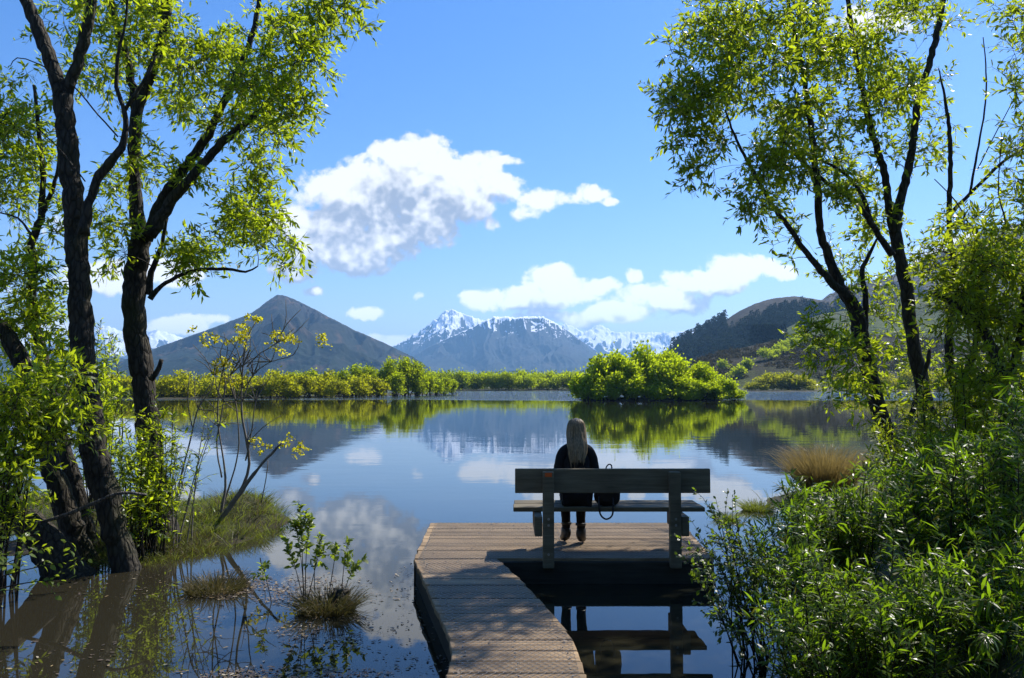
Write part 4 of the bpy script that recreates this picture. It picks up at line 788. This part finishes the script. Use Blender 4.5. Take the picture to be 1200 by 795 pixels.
# sapling in the water and small tufts
Ys = G(372, 712)[1]
nleaf += shrub('sapling', 'young leafy sapling with thin stems standing in the shallow water', [(G(356, 712), P(352, 592, Ys)), (G(357, 712), P(345, 612, Ys)), (G(358, 713), P(378, 628, Ys)), (G(358, 712), P(366, 606, Ys)), (G(370, 708), P(372, 640, Ys)), (G(400, 702), P(408, 632, Ys+.1)), (G(402, 704), P(418, 660, Ys)), (G(385, 700), P(394, 640, Ys)), (G(318, 706), P(306, 660, Ys)), (G(357, 712), P(336, 632, Ys))], (.052, .026), M_LEAF_N, dens=95, side=9, sl=.17, r0=.006, lowest=.5)
def blades(mb, cx, cy, z, r, n, h, w, spread=.6, mat=0, sq=1.0, seg=True):
    a = rng.random(n)*6.283; q = np.sqrt(rng.random(n))*r; B0 = np.stack([cx+np.cos(a)*q, cy+np.sin(a)*q*sq, np.zeros(n)+z], 1)
    d = np.stack([np.cos(a)*q/r*spread+rng.normal(size=n)*.3*spread, np.sin(a)*q/r*spread+rng.normal(size=n)*.3*spread, np.ones(n)], 1); d = norm(d); hh = h*(.45+.75*rng.random(n)); W = (w*(.6+.6*rng.random(n)))[:, None]
    S_ = norm(np.cross(d, randdir(n))); bend = d*np.array([1, 1, 0])*1.0; hh = hh[:, None]
    p1 = B0+d*hh*.5; p2 = B0+d*hh*.85+bend*hh*.25; p3 = B0+d*hh*1.0+bend*hh*.55-np.array([0, 0, 1])*hh*.15*spread
    V = np.stack([B0-S_*W, B0+S_*W, p1-S_*W*.8, p1+S_*W*.8, p2-S_*W*.5, p2+S_*W*.5, p3], 1); b = (np.arange(n)*7)[:, None]
    mb.addn(V.reshape(-1, 3), [b+np.array([[0, 1, 3, 2]]), b+np.array([[2, 3, 5, 4]]), b+np.array([[4, 5, 6]])], mat)
# bank grass
gm = MB()
for _ in range(2100):
    u = -60+rng.random()*392; v_ = 578+rng.random()*90; c = G(u, v_); z = hb(c[0], c[1])
    if z < -.05: continue
    if sdpoly(np.array([c[0]]), np.array([c[1]]), HUMP)[0] > .35: continue
    q_ = fbm(np.array([c[0]*1.7]), np.array([c[1]*1.7]), 3)[0]; k_ = rng.random()
    if q_ < -.28 and k_ < .7: continue
    blades(gm, c[0], c[1], z-.03, .13, 22, (.07+.10*rng.random())*(1+.9*max(0, q_)), .0028, .9, 1 if (q_ > .12 and k_ < .4) or k_ < .12 else 0)
for u, v_, n in ((285, 598, 16), (265, 606, 14), (308, 610, 12), (250, 620, 10), (225, 622, 14), (200, 636, 14), (238, 636, 10), (318, 616, 8)):
    for _ in range(n):
        c = G(u+rng.normal()*12, v_+rng.normal()*4.5); z = hb(c[0], c[1])
        if z > -.02: blades(gm, c[0], c[1], z-.03, .09, 40, .12+.13*rng.random(), .003, 1.05, 1 if rng.random() < .22 else 0)
for _ in range(500):
    x = 2.2+rng.random()*8; y = 3+rng.random()*12; z = hb(x, y)
    if z > .03: blades(gm, x, y, z-.02, .2, 18, .26, .004, .7)
tag(gm.build('grass', [M_GRASS, M_SEDGE]), 'green and straw coloured grass on the lake banks', 'grass', kind='stuff')
def tuft(name, label, u, v_, r, n, h, w, mat, spread=.9, cat='grass tuft', zo=0.0, extra=None):
    c = G(u, v_); m = MB(); blades(m, c[0], c[1], max(0, hb(c[0], c[1]))-.02+zo, r, n, h, w, spread)
    return tag(m.build(name, mat, loc=c), label, cat)
tuft('tussock', 'big tan tussock with arching blades on the right bank', 968, 596, .26, 4600, .84, .0028, M_TUSS, .5, 'tussock')
tuft('grass_tuft', 'small yellow green grass tuft in the water below the tan tussock', 888, 598, .2, 700, .2, .0035, M_GRASS, 1.0)
tuft('grass_tuft', 'smallest grass tuft standing in the water right of the bench', 851, 609, .12, 320, .15, .0035, M_GRASS, 1.0)
tuft('grass_tuft', 'dark green grass tuft in the water around the sapling and rotten stump', 384, 716, .2, 900, .24, .003, M_SEDGE, 1.0)
m = MB(); c = G(398, 712); pp_, r_ = spline([c+np.array([0, .02, -.1]), c+np.array([0, .02, .06]), c+np.array([.01, .03, .15])], [.11, .10, .075], n=4); tube(m, pp_, r_, 12, 0, .12)
tag(m.build('stump', M_BARK, smooth=True, loc=c), 'small dark rotten stump poking out of the grass tuft', 'stump')
tuft('grass_tuft', 'low mound of dead sedge and leaves at the left shallows', 252, 692, .24, 900, .2, .003, M_SEDGE, 1.0)

# unseen willows added behind the viewpoint to hold back sky light
wm = MB()
for k in range(46):
    a_ = R(112+136*(k+.5)/46)+rng.normal()*.03; q_ = 7+5*rng.random(); x_, y_ = q_*math.sin(a_), q_*math.cos(a_)
    if abs(x_) < 1.4: continue
    lob = [(x_+rng.normal()*1.2, y_+rng.normal()*1.2, 1+8*rng.random(), 1.1+.8*rng.random(), 1.1+.8*rng.random(), .9+.8*rng.random()) for _ in range(9)]
    O_, d_ = crown_pts(lob, 1500); L_ = .2*(.6+.7*rng.random(1500)); leaves(wm, O_, randdir(1500), randdir(1500), L_, L_*.4, 0, .1, True)
    tube(wm, [(x_, y_, -.3), (x_+.2*rng.normal(), y_, 4), (x_+.6*rng.normal(), y_, 8)], [.16, .11, .05], 7, 1)
tag(wm.build('sky_blocking_wood', [M_LEAF_D, M_BARK]), 'unseen willow wood added behind the viewpoint to block sky light', 'wood', kind='stuff')

# ------------------------------------------------------------------ floating litter
fl = MB(); O = []
for (u, v_, ru, rv, n) in ((320, 690, 90, 16, 1500), (275, 690, 60, 14, 900), (390, 740, 70, 20, 400), (350, 700, 60, 14, 400), (290, 676, 60, 9, 260), (400, 690, 40, 22, 160), (430, 722, 60, 26, 420), (330, 790, 130, 8, 700), (480, 700, 26, 40, 260), (455, 745, 60, 26, 240), (250, 715, 70, 16, 120), (60, 770, 80, 24, 140), (140, 690, 60, 26, 110), (250, 760, 130, 30, 110), (480, 780, 50, 14, 90), (360, 750, 80, 24, 200), (505, 690, 8, 30, 130)):
    for _ in range(n):
        a = rng.random()*6.283; q = math.sqrt(rng.random()); c = G(u+ru*q*math.cos(a), v_+rv*q*math.sin(a))
        if fbm(np.array([c[0]*1.3]), np.array([c[1]*1.3]), 3)[0] < -.12 and rng.random() < .8: continue
        if sdpoly(np.array([c[0]]), np.array([c[1]]), WALK)[0] < .05 if 'WALK' in globals() else False: continue
        O.append((c[0], c[1], .006+.004*rng.random()))
O = np.array(O); n = len(O); a = rng.random(n)*6.283; L = .042*(.25+.95*rng.random(n)**2)
leaves(fl, O, np.stack([np.cos(a), np.sin(a), .06*rng.normal(size=n)], 1), np.tile([0, 0, 1.], (n, 1))+.12*randdir(n), L, L*.42, 0, .05)
M_LITTER, nt, out_ = newmat('dead_leaf'); gq = nd(nt, 'ShaderNodeNewGeometry')
cq = ramp(nt, gq.outputs['Random Per Island'], [(0, (.03, .022, .018)), (.45, (.085, .06, .045)), (.75, (.14, .10, .055)), (.9, (.26, .18, .06)), (.97, (.30, .26, .19))])
pq = nd(nt, 'ShaderNodeBsdfPrincipled', {'Base Color': cq.outputs[0], 'Roughness': .6}); nt.links.new(pq.outputs[0], out_.inputs[0])
tag(fl.build('floating_leaves', M_LITTER), 'dead leaves and bits floating on the shallow water', 'leaf litter', kind='stuff')

# ------------------------------------------------------------------ jetty
PL, PR_, PN, PF = -.97, 2.0, 7.84, 9.85          # platform
wl = [(-.97, 7.84), (-.40, 5.30), (-.37, 4.6), (-.37, -2.6)]; wr = [(-.13, 7.84), (.28, 6.15), (.43, 5.30), (.43, 4.6), (.43, -2.6)]
def lx(y): return np.interp(-y, [-p[1] for p in wl], [p[0] for p in wl])
def rx_(y): return np.interp(-y, [-p[1] for p in wr], [p[0] for p in wr])
J = thing('jetty', (.4, 7, 0), 'weathered grey wooden jetty with angled walkway and square end platform', 'jetty')
bd = MB(); y = PF; NAILS = []
def board(y1, y0, l1, l0, r1, r0):
    NAILS.append(((y1+y0)/2, max(l1, l0), min(r1, r0)))
    th = .045; g = .008; j = rng.normal()*.003; tl = rng.normal()*.0016
    y1 -= g; y0 += g; b = .006
    e = rng.normal(size=4)*.006
    top = [(l0+e[0], y0, DECK+j), (r0+e[1], y0, DECK+j+tl), (r1+e[2], y1, DECK+j+tl), (l1+e[3], y1, DECK+j)]
    v = []
    for zoff, ins in ((-th, 0), (-b, 0), (0, b)):
        for (x, yy, z), sx, sy in zip(top, (1, -1, -1, 1), (1, 1, -1, -1)): v.append((x+sx*ins, yy+sy*ins, z+zoff))
    f = [(3, 2, 1, 0), (8, 9, 10, 11)]
    for r in (0, 4):
        for k in range(4): f.append((r+k, r+(k+1) % 4, r+4+(k+1) % 4, r+4+k))
    bd.add(v, f)
y = PF
while y > PN+.05:
    w = (PF-PN)/10; board(y, y-w, PL-.05*(y-PN)/2, PL-.05*(y-w-PN)/2, PR_+.12*(y-PN)/2, PR_+.12*(y-w-PN)/2); y -= w
y = PN
while y > -2.5:
    w = .205; sk = .0; board(y, y-w, lx(y), lx(y-w), rx_(y), rx_(y-w)); y -= w
for yb, l_, r_2 in NAILS:
    for xx in (l_+.07, (l_+r_2)/2, r_2-.07):
        for dy in (-.05, .05):
            k_ = np.arange(6)/6*2*np.pi; x1, y1 = xx+rng.normal()*.006, yb+dy+rng.normal()*.005
            bd.add(np.concatenate([np.stack([x1+np.cos(k_)*.005, y1+np.sin(k_)*.005, np.full(6, DECK+.0085)], 1), np.stack([x1+np.cos(k_)*.006, y1+np.sin(k_)*.006, np.full(6, DECK-.004)], 1)]), [tuple(range(6))]+[(q+6, (q+1) % 6+6, (q+1) % 6, q) for q in range(6)], 1)
bd.build('deck_boards', [M_DECK, M_ZINC], J)
# wire netting laid on the boards
nw = MB(); cs = .05
segs = []
def inside(x, y):
    if PN <= y <= PF-.02: return PL+.02 < x < PR_-.02
    return y > 3.2 and y < PN and lx(y)+.02 < x < rx_(y)-.02
yy = 3.2; row = 0
while yy < PF:
    x = -1.1+(cs/2 if row % 2 else 0)
    while x < 2.1:
        a = (x, yy); b1 = (x+cs/2, yy+cs*.3); b2 = (x-cs/2, yy+cs*.3); c = (x+cs/2, yy+cs*.75)
        for p, q in ((a, b1), (a, b2), (b1, c)):
            if inside(*p) and inside(*q): segs.append((p, q))
        x += cs
    yy += cs*.75; row += 1
sg = np.array(segs); z0 = DECK+.006; d = np.concatenate([sg[:, 1]-sg[:, 0], np.zeros((len(sg), 1))], 1); d = norm(d); s_ = np.stack([-d[:, 1], d[:, 0], d[:, 2]], 1)*.0016
p0 = np.concatenate([sg[:, 0], np.full((len(sg), 1), z0)], 1); p1 = np.concatenate([sg[:, 1], np.full((len(sg), 1), z0)], 1); up = np.array([0, 0, .0028])
V = np.stack([p0-s_, p0+s_, p0+up, p1-s_, p1+s_, p1+up], 1); b = (np.arange(len(sg))*6)[:, None]
nw.addn(V.reshape(-1, 3), [b+np.array([[0, 3, 5, 2]]), b+np.array([[1, 2, 5, 4]]), b+np.array([[0, 1, 4, 3]])]); nw.build('wire_netting', M_WIRE, J)
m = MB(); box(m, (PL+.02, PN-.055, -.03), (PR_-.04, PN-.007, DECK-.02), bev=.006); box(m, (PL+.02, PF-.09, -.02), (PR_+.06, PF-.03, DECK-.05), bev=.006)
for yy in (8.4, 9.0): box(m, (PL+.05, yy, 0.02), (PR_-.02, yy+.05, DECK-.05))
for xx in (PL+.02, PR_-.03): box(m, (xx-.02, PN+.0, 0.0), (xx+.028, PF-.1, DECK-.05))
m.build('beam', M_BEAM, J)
m = MB()
def stringer(poly, off):
    for (x0, y0), (x1, y1) in zip(poly[:-1], poly[1:]):
        if y0-y1 < .1: continue
        x0 += off; x1 += off; w = .024 if off > 0 else -.024
        a = [(x0, y0-.06, .0), (x1, y1, .0), (x1+abs(w)*2, y1, .0), (x0+abs(w)*2, y0-.06, .0)]; v = a+[(p[0], p[1], DECK-.05) for p in a]
        m.add(v, [(3, 2, 1, 0), (4, 5, 6, 7), (0, 1, 5, 4), (1, 2, 6, 5), (2, 3, 7, 6), (3, 0, 4, 7)])
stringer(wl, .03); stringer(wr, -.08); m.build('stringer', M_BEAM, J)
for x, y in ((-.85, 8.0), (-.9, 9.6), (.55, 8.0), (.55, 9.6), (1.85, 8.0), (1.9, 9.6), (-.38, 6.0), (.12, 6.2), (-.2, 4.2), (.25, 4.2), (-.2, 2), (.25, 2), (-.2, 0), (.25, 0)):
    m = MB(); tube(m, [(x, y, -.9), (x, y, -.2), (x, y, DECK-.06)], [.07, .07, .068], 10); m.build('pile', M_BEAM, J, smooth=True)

m = MB(); O_ = []
while len(O_) < 150:
    x_, y_ = rng.uniform(-1, 2), rng.uniform(3, 9.8)
    if inside(x_, y_) and (rng.random() < .35 or abs(x_-lx(max(3, min(y_, PN)))) < .12 or y_ > 9.5): O_.append((x_, y_, DECK+.011))
O_ = np.array(O_); n = len(O_); a_ = rng.random(n)*6.283; L_ = .045*(.35+.8*rng.random(n)); leaves(m, O_, np.stack([np.cos(a_), np.sin(a_), .1*rng.normal(size=n)], 1), np.tile([0, 0, 1.], (n, 1))+.2*randdir(n), L_, L_*.4, 0, .1)
tag(m.build('fallen_leaves', M_LITTER), 'few dry leaves scattered on the jetty boards', 'leaf litter', kind='stuff')

# ------------------------------------------------------------------ bench
BX = [P(u, 640, 7.78)[0] for u in (642.5, 790.5)]
def zat(v_, Y): return P(600, v_, Y)[2]
BN = thing('bench', (1.0, 8.0, DECK), 'dark weathered timber bench with single wide backrest plank on the jetty', 'bench')
for x in BX:
    m = MB(); box(m, (x-.055, 7.70, .165), (x+.055, 7.783, zat(553, 7.74)), bev=.007); m.build('post', M_BENCH, BN)
bl, br = P(603.5, 560, 7.82)[0], P(831.5, 560, 7.82)[0]
m = MB(); box(m, (bl, 7.786, zat(578, 7.8)), (br, 7.835, zat(549.5, 7.8)), bev=.006); m.build('backrest', M_BENCH, BN)
zs = .71
sl_, sr_ = P(601.5, 590, 8.0)[0], P(826, 590, 8.0)[0]
m = MB(); box(m, (sl_, 7.99, zs-.045), (sr_, 8.235, zs), bev=.006); box(m, (sl_+.01, 8.245, zs-.045), (sr_-.01, 8.49, zs+.001), bev=.006); m.build('seat', M_BENCH, BN)
for x, s in ((BX[0]-.06, -1), (BX[1]+.06, 1)):
    m = MB(); xa, xb = (x-.075, x) if s < 0 else (x, x+.075); box(m, (xa, 7.72, zs-.05-.19), (xb, 8.46, zs-.048), bev=.006); m.build('bearer', M_BENCH, BN)
    m = MB(); xc = (xa+xb)/2; box(m, (xc-.035, 8.30, DECK+.012), (xc+.035, 8.37, zs-.243), bev=.004)
for x in BX:
    for zz in (.30, .58, .64):
        m = MB(); tube(m, [(x, 7.702, zz), (x, 7.69, zz)], [.013, .011], 8); m.build('bolt', M_ZINC, BN)
m = MB(); xx = BX[0]; ztp = zat(553, 7.74); box(m, (xx-.033, 7.694, ztp-.045), (xx+.033, 7.699, ztp-.006)); t_ = m.build('marker_tag', M_ORANGE, BN); t_['label'] = 'small orange marker tag'

# ------------------------------------------------------------------ person
def skin_mesh(verts, edges, radii, root, sub=2):
    me = bpy.data.meshes.new('tmp'); me.from_pydata([tuple(v) for v in verts], edges, []); o = bpy.data.objects.new('tmp', me); COL.objects.link(o)
    md = o.modifiers.new('s', 'SKIN'); md.use_smooth_shade = True
    sv = me.skin_vertices[0].data if me.skin_vertices else None
    if sv is None: me.attributes.new('skin', 'FLOAT_VECTOR', 'POINT')
    for i, r in enumerate(radii): sv[i].radius = r if isinstance(r, tuple) else (r, r); sv[i].use_root = i == root
    s2 = o.modifiers.new('u', 'SUBSURF'); s2.levels = s2.render_levels = sub
    dg = bpy.context.evaluated_depsgraph_get(); dg.update(); em = bpy.data.meshes.new_from_object(o.evaluated_get(dg))
    V = np.zeros(len(em.vertices)*3); em.vertices.foreach_get('co', V); fs = [tuple(p.vertices) for p in em.polygons]
    bpy.data.objects.remove(o); return V.reshape(-1, 3), fs
px_ = P(675.5, 560, 8.15)[0]
PE = thing('person', (px_, 8.2, DECK), 'person with long blonde hair in black jacket seated on the bench facing the lake', 'person')
hz = zs+.10; fy = 8.64
J_ = {'pel': (0, 8.17, hz), 'bel': (0, 8.13, hz+.17), 'che': (0, 8.10, hz+.36), 'nb': (0, 8.11, 1.31), 'nk': (0, 8.135, 1.38), 'hd': (0, 8.16, 1.44)}
for s, n_ in ((-1, 'l'), (1, 'r')):
    J_['sh'+n_] = (s*.146, 8.11, 1.262); J_['el'+n_] = (s*.192, 8.13, 1.00); J_['wr'+n_] = (s*.09, 8.36, zs+.195); J_['pa'+n_] = (s*.055, 8.42, zs+.185)
    J_['hp'+n_] = (s*.09, 8.18, hz-.01); J_['kn'+n_] = (s*.09, 8.60, zs+.055)
J_['anl'] = (-.075, 8.60, DECK+.10); J_['anr'] = (.075, 8.54, DECK+.10); J_['tol'] = (-.095, 8.72, DECK+.05); J_['tor'] = (.105, 8.66, DECK+.05)
W_ = {k: np.array([px_+v[0], v[1], v[2]]) for k, v in J_.items()}
def part(keys, edges, rad, root):
    ix = {k: i for i, k in enumerate(keys)}; return skin_mesh([W_[k] for k in keys], [(ix[a], ix[b]) for a, b in edges], [rad[k] for k in keys], ix[root])
TORSO = [('pel', 'bel'), ('bel', 'che'), ('che', 'nb')]; ARMS = [e for s in 'lr' for e in (('nb', 'sh'+s), ('sh'+s, 'el'+s), ('el'+s, 'wr'+s))]; LEGS = [e for s in 'lr' for e in (('pel', 'hp'+s), ('hp'+s, 'kn'+s), ('kn'+s, 'an'+s))]
# body: trunk, limbs, neck in one skin; head, fingers rooted inside
keys = ['pel', 'bel', 'che', 'nb', 'nk', 'hd']+[k+s for s in 'lr' for k in ('sh', 'el', 'wr', 'pa', 'hp', 'kn', 'an', 'to')]
rad = {'pel': (.13, .10), 'bel': (.115, .085), 'che': (.125, .09), 'nb': .06, 'nk': .047, 'hd': .05}
for s in 'lr': rad.update({'sh'+s: .055, 'el'+s: .04, 'wr'+s: .026, 'pa'+s: (.036, .018), 'hp'+s: .08, 'kn'+s: .055, 'an'+s: .03, 'to'+s: .014})
bv, bf = part(keys, TORSO+[('nb', 'nk'), ('nk', 'hd')]+ARMS+LEGS+[('wr'+s, 'pa'+s) for s in 'lr']+[('an'+s, 'to'+s) for s in 'lr'], rad, 'pel')
body = MB(); body.add(bv, bf)
for s, sg_ in (('l', -1), ('r', 1)):
    pa = W_['pa'+s]; fw = norm(W_['pa'+s]-W_['wr'+s]); sd_ = np.array([1., 0, 0])-fw*fw[0]; sd_ = norm(sd_)
    for k, (off, ln) in enumerate(((-.027, .062), (-.009, .074), (.009, .07), (.027, .055))):
        b0 = pa+sd_*off-fw*.01; pts = [b0, b0+fw*.035, b0+fw*(.035+ln*.45)+np.array([0, 0, -.012]), b0+fw*(.03+ln*.75)+np.array([0, 0, -.036])]
        v, f = skin_mesh(pts, [(0, 1), (1, 2), (2, 3)], [.0095, .009, .0082, .0068], 0, 1); body.add(v, f)
    b0 = pa-fw*.035-sd_*sg_*.022; pts = [b0, b0+fw*.03-sd_*sg_*.028, b0+fw*.062-sd_*sg_*.03+np.array([0, 0, -.012])]
    v, f = skin_mesh(pts, [(0, 1), (1, 2)], [.012, .010, .008], 0, 1); body.add(v, f)
# head
HC = np.array([px_, 8.165, 1.485])
th, ph = np.meshgrid(np.linspace(0, np.pi, 33), np.linspace(0, 2*np.pi, 48, endpoint=False), indexing='ij')
hx, hy, hzz = np.sin(th)*np.cos(ph), np.sin(th)*np.sin(ph), np.cos(th)
jaw = np.clip(-hzz, 0, 1); face = np.clip(hy, 0, 1)
dx = .074*(1-.28*jaw**1.5); dy = .094*(1-.15*jaw*(hy < 0)); X = hx*dx; Yv = hy*dy+.012*jaw*face; Z = hzz*.113
nose = np.exp(-((X/.012)**2))*np.exp(-(((Z+.018)/.024)**2))*face; Yv = Yv+nose*.022
sock = (np.exp(-(((np.abs(X)-.03)/.016)**2))*np.exp(-(((Z-.006)/.012)**2)))*face; Yv = Yv-sock*.010
lips = np.exp(-((X/.024)**2))*np.exp(-(((Z+.058)/.010)**2))*face; Yv = Yv+lips*.006
V = np.stack([X, Yv, Z], -1).reshape(-1, 3)+HC; n_, m_ = X.shape
fs = [(i*m_+j, i*m_+(j+1) % m_, (i+1)*m_+(j+1) % m_, (i+1)*m_+j) for i in range(n_-1) for j in range(m_)]
body.add(V, [f[::-1] for f in fs])
for s in (-1, 1):
    v, f = skin_mesh([HC+np.array([s*.072, .0, -.02]), HC+np.array([s*.08, -.006, .0]), HC+np.array([s*.081, -.01, .022])], [(0, 1), (1, 2)], [(.007, .010), (.006, .014), (.006, .011)], 0, 1); body.add(v, f)
bo = body.build('body', M_SKIN, PE, smooth=True)
def ball(mb, c, r, sx=1, sy=1, sz=1, n=10, mat=0):
    t_, p_ = np.meshgrid(np.linspace(0, np.pi, n), np.linspace(0, 2*np.pi, 2*n, endpoint=False), indexing='ij'); V = np.stack([np.sin(t_)*np.cos(p_)*sx, np.sin(t_)*np.sin(p_)*sy, np.cos(t_)*sz], -1).reshape(-1, 3)*r+np.asarray(c); k = 2*n
    mb.add(V, [((i+1)*k+j, (i+1)*k+(j+1) % k, i*k+(j+1) % k, i*k+j) for i in range(n-1) for j in range(k)], mat)
for s in (-1, 1):
    m = MB(); ball(m, HC+np.array([s*.03, .079, .006]), .0105); m.build('eye', M_EYE, PE, smooth=True)
m = MB(); ball(m, HC+np.array([0, .098, -.058]), .02, 1, .28, .36); m.build('mouth', M_LIP, PE, smooth=True)
# jacket
rad = {'pel': (.175, .125), 'bel': (.165, .12), 'che': (.168, .115), 'nb': .075}
for s in 'lr': rad.update({'sh'+s: (.068, .064), 'el'+s: .062, 'wr'+s: .044})
keys = ['pel', 'bel', 'che', 'nb']+[k+s for s in 'lr' for k in ('sh', 'el', 'wr')]
v, f = part(keys, TORSO+ARMS, rad, 'pel'); v = v+(fbm(v[:, 0]*18, v[:, 2]*14+v[:, 1]*9, 3)*.007)[:, None]*np.array([1, -1, .4]); m = MB(); m.add(v, f); m.build('jacket', M_JACKET, PE, smooth=True)
rad = {'pel': (.155, .115)}
for s in 'lr': rad.update({'hp'+s: .098, 'kn'+s: .066, 'an'+s: .046})
v, f = part(['pel']+[k+s for s in 'lr' for k in ('hp', 'kn', 'an')], LEGS, rad, 'pel'); v = v+(fbm(v[:, 0]*20, v[:, 2]*16, 3)*.005)[:, None]*np.array([1, -1, 0]); m = MB(); m.add(v, f); m.build('trousers', M_TROUSER, PE, smooth=True)
for s in 'lr':
    an, to = W_['an'+s], W_['to'+s]; hd_ = norm((to-an)*np.array([1, 1, 0])); heel = np.array([an[0], an[1], DECK+.045])-hd_*.035
    v, f = skin_mesh([an+np.array([0, 0, .10]), an+np.array([0, 0, .02]), heel, np.array([an[0], an[1], DECK+.05])+hd_*.06, np.array([to[0], to[1], DECK+.042])+hd_*.05], [(0, 1), (1, 2), (1, 3), (3, 4)], [.06, .056, .05, .052, .042], 1); m = MB(); v[:, 2] = np.maximum(v[:, 2], DECK+.013); m.add(v, f); bt = m.build('boot', M_BOOT, PE, smooth=True)
    m = MB(); tube(m, [an+np.array([0, -.0, .105]), an+np.array([0, -.0, .13])], [.057, .055], 14); m.build('cuff', M_BOOT, bt, smooth=True)
# hair: a fall of strands over the back of the head
hair = MB(); nA, nZ = 72, 40
zt, zb_ = 1.604, 1.185
tt = np.linspace(0, 1, nZ)[:, None]; an_ = np.linspace(R(-35), R(215), nA)[None]          # angle 90 deg = towards the camera (-Y)
zc = zt+(zb_-zt)*tt+0*an_
hw = np.interp(tt, [0, .015, .05, .12, .25, .4, .6, .8, 1], [.004, .03, .056, .076, .088, .096, .098, .092, .066])
hd2 = np.interp(tt, [0, .015, .05, .12, .25, .4, .6, .8, 1], [.006, .035, .07, .098, .108, .10, .06, .046, .036])
cy = np.interp(tt, [0, .3, .45, .6, 1], [8.16, 8.155, 8.125, 8.065, 8.005])
gro = 1+.05*np.sin(an_*23+tt*3)+.035*np.sin(an_*41+1)+.03*rng.normal(size=(1, nA))
X = px_+np.cos(an_)*hw*gro+.004*np.sin(tt*9+an_*5); Yv = cy-np.sin(an_)*hd2*gro; Zv = zc+.045*rng.normal(size=(1, nA))*tt**3
Vo = np.stack([X, Yv, Zv], -1).reshape(-1, 3); i, j = np.meshgrid(np.arange(nZ-1), np.arange(nA-1), indexing='ij'); fq = np.stack([i*nA+j, (i+1)*nA+j, (i+1)*nA+j+1, i*nA+j+1], -1).reshape(-1, 4)
hair.addn(Vo, [fq])
for _ in range(420):
    a = R(-30)+rng.random()*R(240); t0 = .02+.5*rng.random(); t1 = min(1.06, t0+.3+.5*rng.random()); ks = np.linspace(t0, t1, 9); pts = []
    for k in ks:
        w = np.interp(k, tt[:, 0], hw[:, 0]); dd = np.interp(k, tt[:, 0], hd2[:, 0]); c = np.interp(k, tt[:, 0], cy[:, 0]); pts.append((px_+math.cos(a)*w*1.05+.005*math.sin(k*8+a*9), c-math.sin(a)*dd*1.06, zt+(zb_-zt)*k))
    tube(hair, pts, np.interp(np.linspace(0, 1, 9), [0, .3, 1], [.0022, .0034, .0010]), 4, cap=False)
hair.build('hair', M_HAIR, PE, smooth=True)
# bag
bx = P(711, 580, 8.15)[0]
BG = thing('backpack', (bx, 8.15, zs), 'small black backpack standing on the bench beside the seated person', 'backpack')
th, ph = np.meshgrid(np.linspace(0, np.pi, 25), np.linspace(0, 2*np.pi, 40, endpoint=False), indexing='ij')
sp_ = lambda c, e: np.sign(c)*np.abs(c)**e
X = sp_(np.sin(th), .5)*sp_(np.cos(ph), .55)*.135; Yv = sp_(np.sin(th), .5)*sp_(np.sin(ph), .55)*.085; Z = sp_(np.cos(th), .55)*.17; X = X*(1-.18*np.clip(Z/.17, 0, 1)**2)
V = np.stack([X, Yv, Z], -1).reshape(-1, 3); V += fbm(V[:, 0]*14+V[:, 1]*9, V[:, 2]*12, 3)[:, None]*.012; V += np.array([bx, 8.12, zs+.172]); m_ = 40
m = MB(); m.add(V, [((i+1)*m_+j, (i+1)*m_+(j+1) % m_, i*m_+(j+1) % m_, i*m_+j) for i in range(24) for j in range(m_)]); m.build('bag_body', M_BAG, BG, smooth=True)
m = MB(); pp_, r_ = spline([(bx-.02, 8.1, zs+.32), (bx-.01, 8.08, zs+.395), (bx+.02, 8.07, zs+.425), (bx+.045, 8.08, zs+.40), (bx+.04, 8.1, zs+.32)], [.007]*5, n=6); tube(m, pp_, r_, 8); m.build('handle', M_BAG, BG, smooth=True)
m = MB(); pp_, r_ = spline([(bx-.09, 8.05, zs+.10), (bx-.10, 7.978, zs+.02), (bx-.085, 7.972, zs-.07), (bx-.03, 7.97, zs-.115), (bx+.03, 7.972, zs-.08), (bx+.045, 7.978, zs+.01), (bx+.05, 8.05, zs+.1)], [.009]*7, n=6); tube(m, pp_, r_, 6); m.build('strap', M_BAG, BG, smooth=True)
m = MB(); box(m, (bx-.09, 8.215-.02, zs+.04), (bx+.09, 8.235, zs+.17), bev=.012); m.build('pocket', M_BAG, BG)

# ------------------------------------------------------------------ haze
HAZE = 1.3e-4
m = MB(); box(m, (-9000, -400, -9), (9000, 11500, 670)); hz_ = m.build('haze', [])
mt, nt, out_ = newmat('air'); nt.links.new(nd(nt, 'ShaderNodeVolumePrincipled', {'Color': (.30, .60, 1, 1), 'Density': HAZE, 'Anisotropy': .2}).outputs[0], out_.inputs['Volume'])
hz_.data.materials.append(mt); tag(hz_, 'thin pale blue air over the lake', 'haze', kind='stuff')

# ------------------------------------------------------------------ camera
cd = bpy.data.cameras.new('camera'); cd.sensor_width = 36; cd.lens = 36*F/1200; cd.clip_start = .05; cd.clip_end = 40000
co = bpy.data.objects.new('camera', cd); COL.objects.link(co); co.location = (0, 0, CH); co.rotation_euler = (R(90)+TH, 0, 0); SC.camera = co
vs = SC.view_settings; vs.view_transform = 'Standard'; vs.look = 'None'; vs.exposure = .8; vs.gamma = 1; vs.use_curve_mapping = False
cy_ = SC.cycles; cy_.max_bounces = 8; cy_.diffuse_bounces = 2; cy_.glossy_bounces = 4; cy_.transmission_bounces = 4; cy_.volume_bounces = 0; cy_.transparent_max_bounces = 8
cy_.caustics_reflective = False; cy_.caustics_refractive = False; cy_.sample_clamp_indirect = 6
cy_.use_denoising = True; cy_.denoiser = 'OPENIMAGEDENOISE'
try: cy_.denoising_prefilter = 'ACCURATE'; cy_.denoising_input_passes = 'RGB_ALBEDO_NORMAL'
except Exception: pass
print('leaves', nleaf)
